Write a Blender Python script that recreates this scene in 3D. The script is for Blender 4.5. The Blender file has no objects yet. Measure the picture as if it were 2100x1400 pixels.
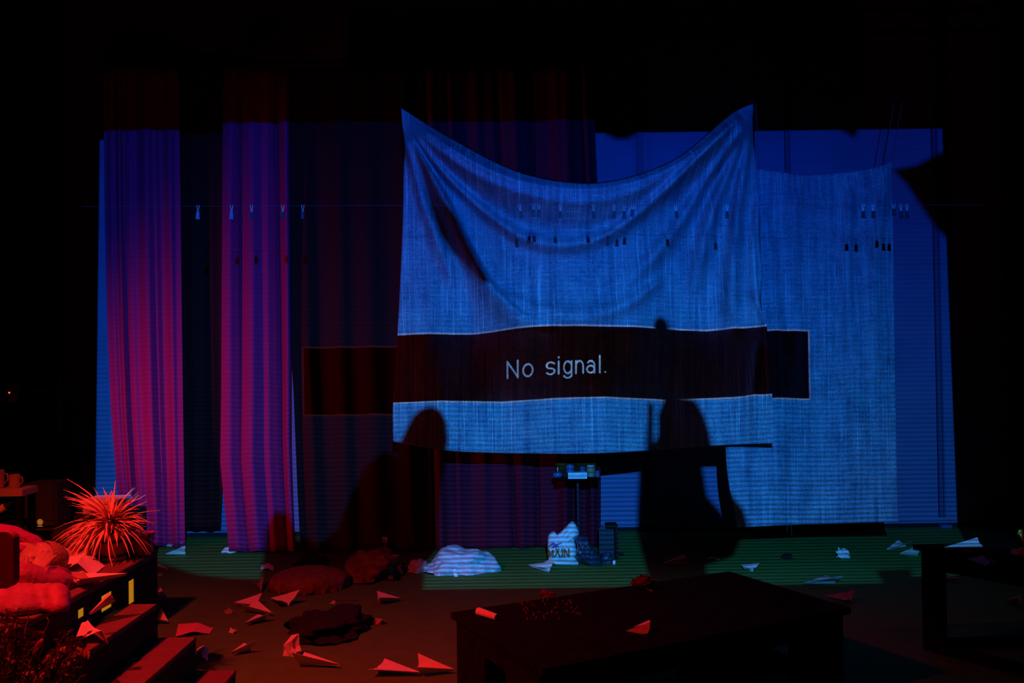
import bpy, bmesh, math, random
from mathutils import Vector, Matrix, noise
random.seed(11)
S = bpy.context.scene
COL = S.collection
PI = math.pi

# ------------------------------------------------------------ camera
F = 2040.0
CAM = Vector((0, 0, 1.71))
pitch, roll = math.radians(0.98), 0.0135
fw = Vector((0, math.cos(pitch), math.sin(pitch)))
r0 = Vector((1, 0, 0)); u0 = Vector((0, -math.sin(pitch), math.cos(pitch)))
RT = r0 * math.cos(roll) - u0 * math.sin(roll)
UP = u0 * math.cos(roll) + r0 * math.sin(roll)
cd = bpy.data.cameras.new('camera'); cam = bpy.data.objects.new('camera', cd); COL.objects.link(cam)
cam.matrix_world = Matrix(((RT.x, UP.x, -fw.x, CAM.x), (RT.y, UP.y, -fw.y, CAM.y), (RT.z, UP.z, -fw.z, CAM.z), (0, 0, 0, 1)))
cd.sensor_width = 36; cd.lens = 36 * F / 2100; cd.clip_start = 0.05; cd.clip_end = 100
S.camera = cam

# ------------------------------------------------------------ world, exposure
W = bpy.data.worlds.new('dark_hall'); S.world = W; W.use_nodes = True
W.node_tree.nodes['Background'].inputs[0].default_value = (0.5, 0.2, 0.12, 1)
W.node_tree.nodes['Background'].inputs[1].default_value = 0.0006
S.view_settings.view_transform = 'Standard'; S.view_settings.look = 'None'
S.view_settings.exposure = 0; S.view_settings.gamma = 1; S.view_settings.use_curve_mapping = False


def ray(px, py):
    return fw + RT * ((px - 1050) / F) + UP * ((700 - py) / F)


def at(px, py, Y):
    d = ray(px, py); return CAM + d * ((Y - CAM.y) / d.y)


def onz(px, py, z=0.0):
    d = ray(px, py); return CAM + d * ((z - CAM.z) / d.z)


# ------------------------------------------------------------ lights
def lamp(name, kind, loc, target, energy, color, size=0.05, spot=None, blend=0.5):
    l = bpy.data.lights.new(name, kind); l.energy = energy; l.color = color
    if kind == 'AREA': l.size = size
    else: l.shadow_soft_size = size
    if spot: l.spot_size = math.radians(spot); l.spot_blend = blend
    o = bpy.data.objects.new(name, l); COL.objects.link(o); o.location = loc
    o.rotation_euler = (Vector(target) - Vector(loc)).to_track_quat('-Z', 'Y').to_euler()
    return o


PJ = Vector((0.25, -1.54, 3.01))       # lens of the video projector
FP = 8.0                               # distance its picture is focused at


def pj(px, py, Y=None, z=None):        # picture coordinates (X, Z on the focus plane) of a spot in the place
    q = at(px, py, Y) if Y is not None else onz(px, py, z)
    t = (FP - PJ.y) / (q.y - PJ.y)
    v = PJ + (q - PJ) * t
    return v.x, v.z


class NT:
    def __init__(s, tree): s.t = tree; s.N = tree.nodes; s.L = tree.links
    def m(s, op, *a):
        n = s.N.new('ShaderNodeMath'); n.operation = op
        for i, x in enumerate(a):
            if isinstance(x, (int, float)): n.inputs[i].default_value = x
            else: s.L.new(x, n.inputs[i])
        return n.outputs[0]
    def node(s, kind, ins=None, **kw):
        n = s.N.new(kind)
        for k, v in kw.items(): setattr(n, k, v)
        for k, v in (ins or {}).items():
            if isinstance(v, bpy.types.NodeSocket): s.L.new(v, n.inputs[k])
            else: n.inputs[k].default_value = v
        return n


def ramp(nt, fac, stops, interp='LINEAR'):
    n = nt.node('ShaderNodeValToRGB', {0: fac}); n.color_ramp.interpolation = interp
    e = n.color_ramp.elements
    while len(e) > 1: e.remove(e[-1])
    e[0].position = stops[0][0]; c = stops[0][1]; e[0].color = (*c, 1) if len(c) == 3 else c
    for p, c in stops[1:]:
        k = e.new(p); k.color = (*c, 1)
    return n.outputs[0]


def build_projector_light():
    o = lamp('projector_light', 'SPOT', PJ, (0.0, 8, 1.9), 3400, (1, 1, 1), 0.0095, 62, 0.0)
    l = o.data; l.use_nodes = True; nt = NT(l.node_tree)
    em = [n for n in nt.N if n.type == 'EMISSION'][0]
    g = nt.node('ShaderNodeNewGeometry')
    sp = nt.node('ShaderNodeSeparateXYZ', {0: g.outputs['Position']})
    si = nt.node('ShaderNodeSeparateXYZ', {0: g.outputs['Incoming']})
    t = nt.m('DIVIDE', nt.m('SUBTRACT', FP, sp.outputs[1]), si.outputs[1])
    X = nt.m('MULTIPLY_ADD', t, si.outputs[0], sp.outputs[0])
    Z = nt.m('MULTIPLY_ADD', t, si.outputs[2], sp.outputs[2])
    m = nt.m
    # frame of the picture (a keystoned rectangle)
    xl0, zt = pj(205, 287, 9.8); xl1, zb1 = pj(196, 1030, 9.8)
    xr0, _ = pj(1932, 263, 9.8); xr1, _z = pj(1962, 1075, 9.8)
    _, zbot = pj(1250, 1203, z=0.0)

    def soft(v, edge, w):       # 1 where v > edge
        n = nt.node('ShaderNodeMapRange', {0: v, 1: edge - w, 2: edge + w, 3: 0.0, 4: 1.0}); return n.outputs[0]
    kz = nt.m('DIVIDE', m('SUBTRACT', zt, Z), zt - zb1)
    left = m('MULTIPLY_ADD', kz, xl1 - xl0, xl0); right = m('MULTIPLY_ADD', kz, xr1 - xr0, xr0)
    mask = m('MULTIPLY', soft(m('SUBTRACT', X, left), 0, .006), soft(m('SUBTRACT', right, X), 0, .006))
    mask = m('MULTIPLY', mask, soft(m('SUBTRACT', zt, Z), 0, .006))
    mask = m('MULTIPLY', mask, soft(m('SUBTRACT', Z, zbot), 0, .012))
    # blue picture, greener towards its lower edge
    n = (zt - zbot)
    v = m('DIVIDE', m('SUBTRACT', Z, zbot), n)
    field = ramp(nt, v, [(0.0, (.022, .32, .90)), (.18, (.020, .30, .96)), (.40, (.016, .27, .95)), (.62, (.006, .18, .92)), (.80, (.001, .10, .76)), (1.0, (.0, .06, .60))])
    # rolling lines
    st = m('SINE', m('MULTIPLY', Z, 2 * PI / .0385))
    amp = ramp(nt, v, [(0, (.62,) * 3), (.25, (.30,) * 3), (.5, (.14,) * 3), (1, (.05,) * 3)])
    ns = nt.node('ShaderNodeTexNoise', {'Scale': 30.0, 'Detail': 1.0})
    nt.L.new(nt.node('ShaderNodeCombineXYZ', {0: X, 1: Z}).outputs[0], ns.inputs['Vector'])
    lines = m('MULTIPLY_ADD', m('MULTIPLY', st, amp), m('MULTIPLY_ADD', ns.outputs[0], .8, .6), 1.0)
    # message box
    bx0, bz0 = pj(622, 786, 9.1); bx1, _ = pj(1662, 746, 8.1)
    _, btop = pj(622, 716, 9.1); _, bbot = pj(622, 857, 9.1)
    _, bt2 = pj(1640, 677, 8.1); _, bb2 = pj(1640, 816, 8.1)
    btop = (btop + bt2) / 2; bbot = (bbot + bb2) / 2
    dx = m('MAXIMUM', m('SUBTRACT', bx0, X), m('SUBTRACT', X, bx1))
    dz = m('MAXIMUM', m('SUBTRACT', bbot, Z), m('SUBTRACT', Z, btop))
    dbox = m('MAXIMUM', dx, dz)
    outside = nt.node('ShaderNodeMapRange', {0: dbox, 1: -.010, 2: -.004, 3: 0.0, 4: 1.0}).outputs[0]
    line = nt.node('ShaderNodeMapRange', {0: m('ABSOLUTE', dbox), 1: .004, 2: .009, 3: 1.0, 4: 0.0}).outputs[0]
    # the words, as distances to strokes; unit = cap height
    tx0, tz0 = pj(1042, 768.5, 7.86)
    tx1, _t = pj(1246, 757, 7.76)
    H = .128
    wid = (tx1 - tx0) / H
    skew = (_t - tz0) / (tx1 - tx0) * .55
    U0 = m('DIVIDE', m('SUBTRACT', X, tx0), H)
    V0 = m('DIVIDE', m('SUBTRACT', m('SUBTRACT', Z, tz0), m('MULTIPLY', m('SUBTRACT', X, tx0), skew)), H)
    P = nt.node('ShaderNodeCombineXYZ', {0: U0, 1: V0}).outputs[0]
    ds = []

    def vm(op, a, b=None, sc=None):
        n = nt.N.new('ShaderNodeVectorMath'); n.operation = op
        for i, x in ((0, a), (1, b)):
            if x is None: continue
            if isinstance(x, (tuple, list)): n.inputs[i].default_value = x
            else: nt.L.new(x, n.inputs[i])
        if sc is not None: nt.L.new(sc, n.inputs['Scale'])
        return n

    def seg(ax, ay, bx, by):
        d = Vector((bx - ax, by - ay)); L2 = d.length_squared
        pa = vm('SUBTRACT', P, (ax, ay, 0)).outputs[0]
        h = vm('DOT_PRODUCT', pa, (d.x / L2, d.y / L2, 0)).outputs['Value']
        c = nt.node('ShaderNodeClamp', {0: h}).outputs[0]
        k = vm('SCALE', (d.x, d.y, 0), sc=c).outputs[0]
        ds.append(vm('DISTANCE', pa, k).outputs['Value'])

    def arc(cx, cy, rx, ry, a0=None, a1=None):   # ellipse ring, optionally only between two angles (degrees)
        pa = vm('SUBTRACT', P, (cx, cy, 0)).outputs[0]
        q = vm('MULTIPLY', pa, (1 / rx, 1 / ry, 0)).outputs[0]
        ln = vm('LENGTH', q).outputs['Value']
        d = m('MULTIPLY', m('ABSOLUTE', m('SUBTRACT', ln, 1.0)), (rx + ry) / 2)
        if a0 is not None:
            mid = math.radians((a0 + a1) / 2); half = math.radians((a1 - a0) / 2)
            dot = vm('DOT_PRODUCT', vm('NORMALIZE', q).outputs[0], (math.cos(mid), math.sin(mid), 0)).outputs['Value']
            d = m('ADD', d, m('MULTIPLY', m('LESS_THAN', dot, math.cos(half)), 9.0))
        ds.append(d)
    # measured letter positions as fractions of the line's width
    k = wid / 1800.0          # the crop's pixels, 1800 of them from the N's stem to the full stop
    def x(p): return (p - 190) * k
    seg(x(190), 0, x(190), .98); seg(x(190), .98, x(375), .02); seg(x(375), 0, x(375), 1.0)
    arc(x(558), .37, 85 * k, .36)
    arc(x(965), .53, 70 * k, .185, 15, 270); arc(x(965), .18, 70 * k, .175, -165, 90)
    seg(x(1110), 0, x(1110), .72); seg(x(1110), .95, x(1112), .97)
    arc(x(1275), .36, 70 * k, .35); seg(x(1345), .72, x(1345), -.1); arc(x(1275), -.08, 70 * k, .18, -170, 0)
    seg(x(1425), 0, x(1425), .72); arc(x(1490), .42, 65 * k, .30, 0, 180); seg(x(1555), 0, x(1555), .42)
    arc(x(1695), .46, 65 * k, .26, 0, 155); seg(x(1760), .46, x(1762), 0); arc(x(1692), .22, 68 * k, .21)
    seg(x(1858), 0, x(1858), 1.0)
    seg(x(1958), .03, x(1960), .035)
    while len(ds) > 1:
        ds = [m('MINIMUM', ds[i], ds[i + 1]) if i + 1 < len(ds) else ds[i] for i in range(0, len(ds), 2)]
    text = nt.node('ShaderNodeMapRange', {0: ds[0], 1: .028, 2: .072, 3: 1.0, 4: 0.0}).outputs[0]
    ink = m('MAXIMUM', m('MULTIPLY', line, .75), text)
    f = m('MULTIPLY', m('MULTIPLY', outside, lines), 1.0)
    a = nt.node('ShaderNodeVectorMath', {0: field}, operation='SCALE'); nt.L.new(f, a.inputs['Scale'])
    b = nt.node('ShaderNodeVectorMath', {0: (.42, .68, 1.15)}, operation='SCALE'); nt.L.new(ink, b.inputs['Scale'])
    c = nt.node('ShaderNodeVectorMath', {0: a.outputs[0], 1: b.outputs[0]}, operation='MAXIMUM')
    fall = nt.node('ShaderNodeMapRange', {0: X, 1: 1.4, 2: 3.2, 3: 1.0, 4: .62}).outputs[0]
    nt.L.new(c.outputs[0], em.inputs['Color']); nt.L.new(m('MULTIPLY', mask, fall), em.inputs['Strength'])


build_projector_light()
RED = (1, .035, .02)
lamp('red_table_light', 'SPOT', (-2.62, 4.25, 3.0), (-1.95, 4.85, .4), 340, (1, .026, .022), .03, 96, 0.85)
lamp('red_wash_light', 'SPOT', (-3.0, 3.0, 3.6), (.2, 6.6, 0), 6, (1, .03, .012), .05, 100, 1.0)
lamp('red_floor_light', 'SPOT', (-2.6, 3.1, 3.4), (-.35, 4.75, 0), 270, (1, .008, .008), .04, 52, 1.0)
lamp('amber_right_fill', 'SPOT', (3.0, 3.0, 4.2), (3.45, 6.5, .6), 22, (1, .13, .05), .05, 36, .8)  # added fill that brightens the papers on the right platform
lamp('amber_shelf_fill', 'SPOT', (-2.6, 3.4, 3.7), (-3.35, 6.7, .8), 65, (1, .15, .05), .05, 34, .7)  # added fill so that the shelf and loudspeaker show
lamp('red_curtain_light', 'SPOT', (-4.3, 7.3, .8), (-2.5, 9.2, 1.45), 72, (1, .0, .03), .03, 82, 1.0)
lamp('amber_house_light', 'SPOT', (-1.5, 2.0, 5.0), (.3, 8.5, 1.2), 1.0, (1, .10, .03), .2, 130, 0.8)


# ------------------------------------------------------------ materials
def mat(name, col, rough=.8, metal=0.0, var=None, bump=None, emit=None, spec=.5, trans=0):
    m = bpy.data.materials.new(name); m.use_nodes = True; nt = NT(m.node_tree)
    b = nt.N['Principled BSDF']
    b.inputs['Base Color'].default_value = (*col, 1); b.inputs['Roughness'].default_value = rough
    b.inputs['Metallic'].default_value = metal; b.inputs['Specular IOR Level'].default_value = spec
    b.inputs['Transmission Weight'].default_value = trans
    tc = nt.node('ShaderNodeTexCoord')
    if var:                                        # (scale, amount, stretch)
        mp = nt.node('ShaderNodeMapping', {0: tc.outputs['Object'], 3: var[2] if len(var) > 2 else (1, 1, 1)})
        n = nt.node('ShaderNodeTexNoise', {'Vector': mp.outputs[0], 'Scale': var[0], 'Detail': 6.0})
        lo = tuple(c * (1 - var[1]) for c in col); hi = tuple(min(1, c * (1 + var[1])) for c in col)
        nt.L.new(ramp(nt, n.outputs[0], [(.3, lo), (.7, hi)]), b.inputs['Base Color'])
    if bump:
        n = nt.node('ShaderNodeTexNoise', {'Vector': tc.outputs['Object'], 'Scale': bump[0], 'Detail': 5.0})
        bp = nt.node('ShaderNodeBump', {'Height': n.outputs[0], 'Strength': bump[1], 'Distance': .02})
        nt.L.new(bp.outputs[0], b.inputs['Normal'])
    if emit:
        b.inputs['Emission Color'].default_value = (*emit[0], 1); b.inputs['Emission Strength'].default_value = emit[1]
    return m


def sheet_mat(name, lo, hi, fade=1.0):
    m = bpy.data.materials.new(name); m.use_nodes = True; nt = NT(m.node_tree)
    b = nt.N['Principled BSDF']; b.inputs['Roughness'].default_value = .95; b.inputs['Specular IOR Level'].default_value = .1
    tc = nt.node('ShaderNodeTexCoord').outputs['Object']

    def streak(scale, st, lo_, hi_, det=3):
        mp = nt.node('ShaderNodeMapping', {0: tc, 3: st})
        n = nt.node('ShaderNodeTexNoise', {'Vector': mp.outputs[0], 'Scale': scale, 'Detail': det, 'Roughness': .6})
        return nt.node('ShaderNodeMapRange', {0: n.outputs[0], 1: lo_, 2: hi_, 3: 0.0, 4: 1.0}).outputs[0]
    slub_v = streak(1.0, (70, 1, 1.7), .63, .74)
    slub_v2 = streak(1.0, (200, 1, 14), .55, .72)
    slub_h = streak(1.0, (9, 1, 170), .55, .72)
    mott = streak(7.0, (1, 1, 1), .3, .7, 6)
    fine = streak(110.0, (1, 1, 1), .4, .65, 2)
    a = nt.m('MULTIPLY_ADD', mott, .16, nt.m('MULTIPLY', fine, .20))
    band = streak(1.0, (22, 1, .8), .35, .65, 4); long_v = streak(1.0, (115, 1, 1.1), .60, .66, 2)
    a = nt.m('MULTIPLY_ADD', band, .16, a)
    a = nt.m('MULTIPLY_ADD', slub_v2, .20, a); a = nt.m('MULTIPLY_ADD', slub_h, .26, a)
    a = nt.m('MULTIPLY_ADD', slub_v, .34 * fade, a); a = nt.m('MULTIPLY_ADD', long_v, .42 * fade, a)
    nt.L.new(ramp(nt, a, [(0.05, lo), (.95, hi)]), b.inputs['Base Color'])
    bp = nt.node('ShaderNodeBump', {'Height': a, 'Strength': .25, 'Distance': .004})
    nt.L.new(bp.outputs[0], b.inputs['Normal'])
    return m


M = {
    'floor': mat('green_floor', (.105, .27, .055), .85, var=(9, .10), bump=(60, .1), spec=.08),
    'wall': mat('grey_wall', (.22, .19, .38), .9, var=(3, .08), spec=.1),
    'black': mat('black_paint', (.018, .016, .015), .8, spec=.2),
    'velour': mat('black_velour', (.012, .01, .01), 1, spec=.05),
    'side': mat('dark_side_wall', (.05, .035, .03), .9),
    'trim': mat('wall_trim', (.10, .09, .22), .6),
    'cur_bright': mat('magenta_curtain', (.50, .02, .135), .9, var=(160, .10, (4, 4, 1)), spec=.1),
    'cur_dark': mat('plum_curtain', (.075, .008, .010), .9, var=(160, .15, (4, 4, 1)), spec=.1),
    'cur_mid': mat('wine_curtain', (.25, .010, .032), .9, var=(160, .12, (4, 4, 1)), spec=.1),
    'sheet': sheet_mat('slubby_cotton_sheet', (.07, .12, .22), (.80, .98, 1.0)),
    'sheet2': sheet_mat('thin_gauze_sheet', (.05, .10, .20), (.72, .85, 1.0), .65),
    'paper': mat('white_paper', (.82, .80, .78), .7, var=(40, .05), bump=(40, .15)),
    'paper_dim': mat('dim_paper_and_carton', (.42, .34, .30), .8, var=(30, .1)),  # paper with shade put into its colour for dim planes; also the brown carton
    'red_paper': mat('pink_paper', (.75, .25, .25), .7, var=(30, .08)),
    'step': mat('charcoal_deck', (.145, .07, .07), .85, var=(20, .12)),
    'dark_wood': mat('dark_stained_wood', (.009, .005, .004), 1.0, spec=.04, var=(6, .3, (1, 6, 1))),
    'cloth_white': mat('white_linen', (.60, .66, .74), .9, var=(25, .1), bump=(11, 1.0)),
    'cloth_dim': mat('rust_cloth', (.19, .09, .06), .95, var=(20, .35), bump=(12, .7)),
    'cloth_black': mat('black_cloth', (.008, .007, .007), .95, bump=(14, .6)),
    'plastic_white': mat('white_plastic', (.85, .85, .85), .3, bump=(20, .35)),
    'bag_black': mat('black_plastic_film', (.03, .05, .09), .28, bump=(20, .8)),
    'brown_ink': mat('brown_ink', (.50, .12, .02), .5),
    'purple_ink': mat('purple_ink', (.35, .12, .40), .5),
    'metal': mat('dull_metal', (.10, .10, .11), .4, metal=.6),
    'wire': mat('pale_wire', (.95, .95, .95), .25),
    'chrome': mat('bright_wire', (.9, .9, .9), .15, metal=1.0),
    'peg_dark': mat('dark_peg', (.020, .032, .060), .5, spec=.2),
    'peg_blue': mat('blue_peg', (.12, .22, .36), .45),
    'line': mat('pale_line', (.08, .08, .08), .6),
    'leaf': mat('straw_leaf', (.95, .60, .40), .6, var=(30, .3)),
    'leaf_dark': mat('dark_leaf', (.22, .10, .08), .7, var=(20, .5)),
    'pot': mat('clay_pot', (.50, .16, .12), .55, var=(40, .15)),
    'pot_band': mat('dark_band', (.03, .02, .02), .4),
    'film': mat('cloudy_plastic', (.45, .12, .12), .25, bump=(15, .8)),
    'skin': mat('skin', (.42, .26, .20), .5, bump=(120, .08)),
    'hair': mat('close_cropped_hair', (.30, .17, .12), .8, var=(120, .4), bump=(160, .5)),
    'knit': mat('pink_wool', (.34, .02, .28), .95, var=(90, .12), bump=(60, .5)),
    'puff': mat('sheer_sleeve', (.36, .06, .17), .6, var=(14, .18), bump=(18, .6)),
    'pad': mat('maroon_pad', (.22, .02, .03), .9, bump=(40, .2)),
    'gloss': mat('black_gloss', (.02, .03, .045), .35),
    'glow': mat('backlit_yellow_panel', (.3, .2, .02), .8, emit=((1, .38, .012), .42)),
    'yellow': mat('yellow_board', (.85, .55, .05), .8, var=(60, .08)),
    'logo': mat('self_lit_logo', (.9, .75, .6), .5, emit=((1, .38, .10), .35)),  # faint glow put into the logo so it shows in the dark
    'cab': mat('speaker_cabinet', (.12, .07, .06), .85, var=(90, .3)),
    'shelf': mat('pale_shelf', (.62, .34, .26), .6, var=(40, .12)),
    'ceramic': mat('amber_ceramic', (.60, .25, .15), .35),
    'label_y': mat('yellow_label', (.95, .6, .25), .6),
    'glass_dark': mat('dark_glass', (.03, .02, .02), .15),
    'jar': mat('blue_jar', (.08, .13, .28), .3, var=(30, .3)),
    'picture': mat('floral_board', (.13, .035, .008), .9, var=(9, .9), spec=.05),
    'rose': mat('dark_red_petals', (.16, .02, .02), .7),
}


# ------------------------------------------------------------ builders
def obj(name, bm, m, parent=None, smooth=False, solid=None):
    bmesh.ops.recalc_face_normals(bm, faces=bm.faces)
    me = bpy.data.meshes.new(name); bm.to_mesh(me); bm.free()
    me.materials.append(M[m] if isinstance(m, str) else m)
    if smooth:
        for p in me.polygons: p.use_smooth = True
    o = bpy.data.objects.new(name, me); COL.objects.link(o)
    if parent is not None: o.parent = parent; o.matrix_parent_inverse = Matrix.Translation(-parent.location) if parent.type == 'EMPTY' else Matrix.Identity(4)
    if solid:
        s = o.modifiers.new('thickness', 'SOLIDIFY'); s.thickness = solid; s.offset = 0
    return o


def tag(o, label, cat, group=None, kind=None):
    o['label'] = label; o['category'] = cat
    if group: o['group'] = group
    if kind: o['kind'] = kind
    return o


def struct(o):
    o['kind'] = 'structure'; return o


def thing(name, label, cat, loc, group=None):
    o = bpy.data.objects.new(name, None); COL.objects.link(o); o.location = loc; o.empty_display_size = .1
    return tag(o, label, cat, group)


def box(bm, c, s, rz=0, bev=0, rot=None):
    r = bmesh.ops.create_cube(bm, size=1)
    mt = Matrix.Translation(c) @ (rot if rot is not None else Matrix.Rotation(rz, 4, 'Z')) @ Matrix.Diagonal((*s, 1))
    bmesh.ops.transform(bm, matrix=mt, verts=r['verts'])
    if bev:
        ed = {e for v in r['verts'] for e in v.link_edges}
        bmesh.ops.bevel(bm, geom=list(ed), offset=bev, segments=2, affect='EDGES', clamp_overlap=True)
    return bm


def B(): return bmesh.new()


def lathe(bm, c, prof, n=28, axis=None):
    rings = []
    for r, z in prof:
        rings.append([bm.verts.new(Vector(c) + (Matrix.Rotation(0, 3, 'Z') @ Vector((r * math.cos(2 * PI * i / n), r * math.sin(2 * PI * i / n), z)) if axis is None else axis @ Vector((r * math.cos(2 * PI * i / n), r * math.sin(2 * PI * i / n), z)))) for i in range(n)])
    for a, b in zip(rings, rings[1:]):
        for i in range(n): bm.faces.new((a[i], a[(i + 1) % n], b[(i + 1) % n], b[i]))
    bm.faces.new(rings[0][::-1]); bm.faces.new(rings[-1])
    return bm


def tube(bm, pts, r, n=8):
    pts = [Vector(p) for p in pts]; rs = r if isinstance(r, (list, tuple)) else [r] * len(pts)
    rings = []
    for i, p in enumerate(pts):
        d = (pts[min(i + 1, len(pts) - 1)] - pts[max(i - 1, 0)]).normalized()
        a = d.orthogonal().normalized() if i == 0 else (a - d * a.dot(d)).normalized()
        b = d.cross(a)
        rings.append([bm.verts.new(p + (a * math.cos(2 * PI * k / n) + b * math.sin(2 * PI * k / n)) * rs[i]) for k in range(n)])
    for s, t in zip(rings, rings[1:]):
        for k in range(n): bm.faces.new((s[k], s[(k + 1) % n], t[(k + 1) % n], t[k]))
    bm.faces.new(rings[0][::-1]); bm.faces.new(rings[-1])
    return bm


def ball(bm, c, s, rot=None, sub=3):
    r = bmesh.ops.create_icosphere(bm, subdivisions=sub, radius=1)
    s = s if isinstance(s, (tuple, list)) else (s, s, s)
    bmesh.ops.transform(bm, matrix=Matrix.Translation(c) @ (rot if rot else Matrix.Identity(4)) @ Matrix.Diagonal((*s, 1)), verts=r['verts'])
    return r['verts']


def interp(tab, y):
    if y <= tab[0][0]: return tab[0][1]
    for (a, b), (c, d) in zip(tab, tab[1:]):
        if y <= c: return b + (d - b) * (y - a) / (c - a)
    return tab[-1][1]


def poly_len(pl, t):
    L = [0]
    for a, b in zip(pl, pl[1:]): L.append(L[-1] + math.dist(a, b))
    s = t * L[-1]
    for i in range(len(pl) - 1):
        if s <= L[i + 1] + 1e-9:
            k = (s - L[i]) / max(1e-9, L[i + 1] - L[i]); return (pl[i][0] + (pl[i + 1][0] - pl[i][0]) * k, pl[i][1] + (pl[i + 1][1] - pl[i][1]) * k)
    return pl[-1]


def smoothed(pl, it=2):
    for _ in range(it):
        q = [pl[0]]
        for a, b in zip(pl, pl[1:]):
            q += [(a[0] * .75 + b[0] * .25, a[1] * .75 + b[1] * .25), (a[0] * .25 + b[0] * .75, a[1] * .25 + b[1] * .75)]
        q.append(pl[-1]); pl = q
    return pl


def seg_dist(p, a, b):
    ax, ay = a; bx, by = b; dx, dy = bx - ax, by - ay
    t = max(0, min(1, ((p[0] - ax) * dx + (p[1] - ay) * dy) / (dx * dx + dy * dy + 1e-9)))
    cx, cy = ax + t * dx, ay + t * dy
    s = dx * (p[1] - ay) - dy * (p[0] - ax)
    return math.hypot(p[0] - cx, p[1] - cy), t, s


# ------------------------------------------------------------ room
WALLY = 9.8
struct(obj('floor', box(B(), (0, 3.5, -.05), (11.4, 14.2, .1)), 'floor'))
struct(obj('ceiling', box(B(), (0, 3.5, 6.3), (11.4, 14.2, .1)), 'black'))
struct(obj('wall_back', box(B(), (0, WALLY + .1, 3.1), (11.4, .2, 6.3)), 'wall'))
struct(obj('wall_left', box(B(), (-5.6, 3.5, 3.1), (.2, 14.2, 6.3)), 'side'))
struct(obj('wall_right', box(B(), (5.6, 3.5, 3.1), (.2, 14.2, 6.3)), 'side'))
struct(obj('wall_front', box(B(), (0, -3.5, 3.1), (11.4, .2, 6.3)), 'black'))
# skirting and upright trims of the back wall
bz = at(1600, 1076, WALLY).z
struct(obj('baseboard_back', box(B(), (0, WALLY - .02, bz / 2), (11.0, .04, bz), bev=.004), 'black'))
for i, (pa, w) in enumerate((((1312, 300), 14), ((1614, 300), 11), ((1921, 600), 12))):
    x = at(*pa, WALLY).x; w = w * WALLY / F
    b = B()
    for s in (-1, 1): box(b, (x + s * (w / 2 - .008), WALLY - .02, 2.9), (.016, .04, 5.6), bev=.003)
    box(b, (x, WALLY - .008, 2.9), (w, .016, 5.6))
    if i == 2: box(b, (x, WALLY - .06, .02), (.10, .12, .04))
    struct(obj('trim_%d' % (i + 1), b, 'trim'))
# faint overhead beam
t = thing('lighting_truss', 'dark horizontal lighting beam hung above the sheets', 'beam', (0, 8.9, 4.66))
b = B(); tube(b, [(-1.0, 8.9, 4.60), (5.3, 8.9, 4.60)], .025); tube(b, [(-1.0, 8.9, 4.80), (5.3, 8.9, 4.80)], .025); obj('rail', b, 'black', t)
b = B()
for k in range(22): tube(b, [(-1.0 + k * .286, 8.9, 4.60), (-1.0 + (k + .5) * .286, 8.9, 4.80), (-1.0 + (k + 1) * .286, 8.9, 4.60)], .01, 6)
obj('lattice', b, 'black', t)
for xx in (-.6, 2.2, 5.0): obj('hanger', tube(B(), [(xx, 8.9, 4.8), (xx, 8.9, 6.25)], .006, 6), 'black', t)


# ------------------------------------------------------------ curtains
def curtain(label, L, R, top, bot, Y, folds, m, amp=.05, nu=150, nv=60, seed=0, wave=None, group='stage curtains'):
    """L, R: [(py, px)] edges; folds: (u, width, depth) ridges towards the audience"""
    bm = B(); g = []
    for j in range(nv + 1):
        py = top + (bot - top) * j / nv; row = []
        xl, xr = interp(L, py), interp(R, py); vv = j / nv
        for i in range(nu + 1):
            u = i / nu; px = xl + (xr - xl) * u
            d = 0
            for fo in folds:
                c, w, a = fo[:3]; drift = fo[3] if len(fo) > 3 else 0
                d += a * math.exp(-((u - c - drift * vv) / w) ** 2)
            d += amp * .03 * math.sin(u * (wave or 33) + seed + 1.4 * math.sin(2 * vv + seed) + 3 * noise.noise(Vector((u * 3, vv, seed)))) + amp * 1.7 * noise.noise(Vector((u * 3.6, vv * 1.1, seed)))
            p = at(px, py + (1.0 * math.sin(u * 17 + seed) if j == nv else 0), Y - d)
            p.z = max(p.z, .008)
            row.append(bm.verts.new(p))
        g.append(row)
    for j in range(nv):
        for i in range(nu): bm.faces.new((g[j][i], g[j][i + 1], g[j + 1][i + 1], g[j + 1][i]))
    o = obj('curtain', bm, m, smooth=True, solid=.006)
    return tag(o, label, 'curtain', None)


TOP = 138
curtain('magenta curtain panel at the far left, beside a strip of blue wall',
        [(TOP, 212), (400, 214), (560, 217), (700, 221), (850, 228), (950, 236), (1040, 244), (1122, 252)], [(TOP, 367), (700, 374), (1122, 380)],
        TOP, 1120, 9.25, [(.10, .05, .05), (.20, .035, .09), (.34, .06, .05), (.55, .10, .10), (.68, .03, .03), (.86, .05, .05)], 'cur_bright', .035, seed=1.0)
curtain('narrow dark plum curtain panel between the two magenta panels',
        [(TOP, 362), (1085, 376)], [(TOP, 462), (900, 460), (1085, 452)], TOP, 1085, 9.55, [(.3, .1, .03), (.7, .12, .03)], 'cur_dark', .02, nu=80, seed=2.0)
curtain('magenta curtain panel with deep vertical folds, second from the left of its colour',
        [(TOP, 458), (400, 456), (800, 454), (950, 452), (1128, 470)], [(TOP, 592), (740, 596), (900, 596), (1000, 599), (1128, 605)],
        TOP, 1130, 8.92, [(.12, .10, .06, .02), (.42, .12, .09, .03), (.66, .07, .05, .04), (.95, .07, .12, .02), (.80, .04, -.05, .08), (.26, .025, -.03, .03)], 'cur_bright', .03, seed=3.0)
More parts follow.
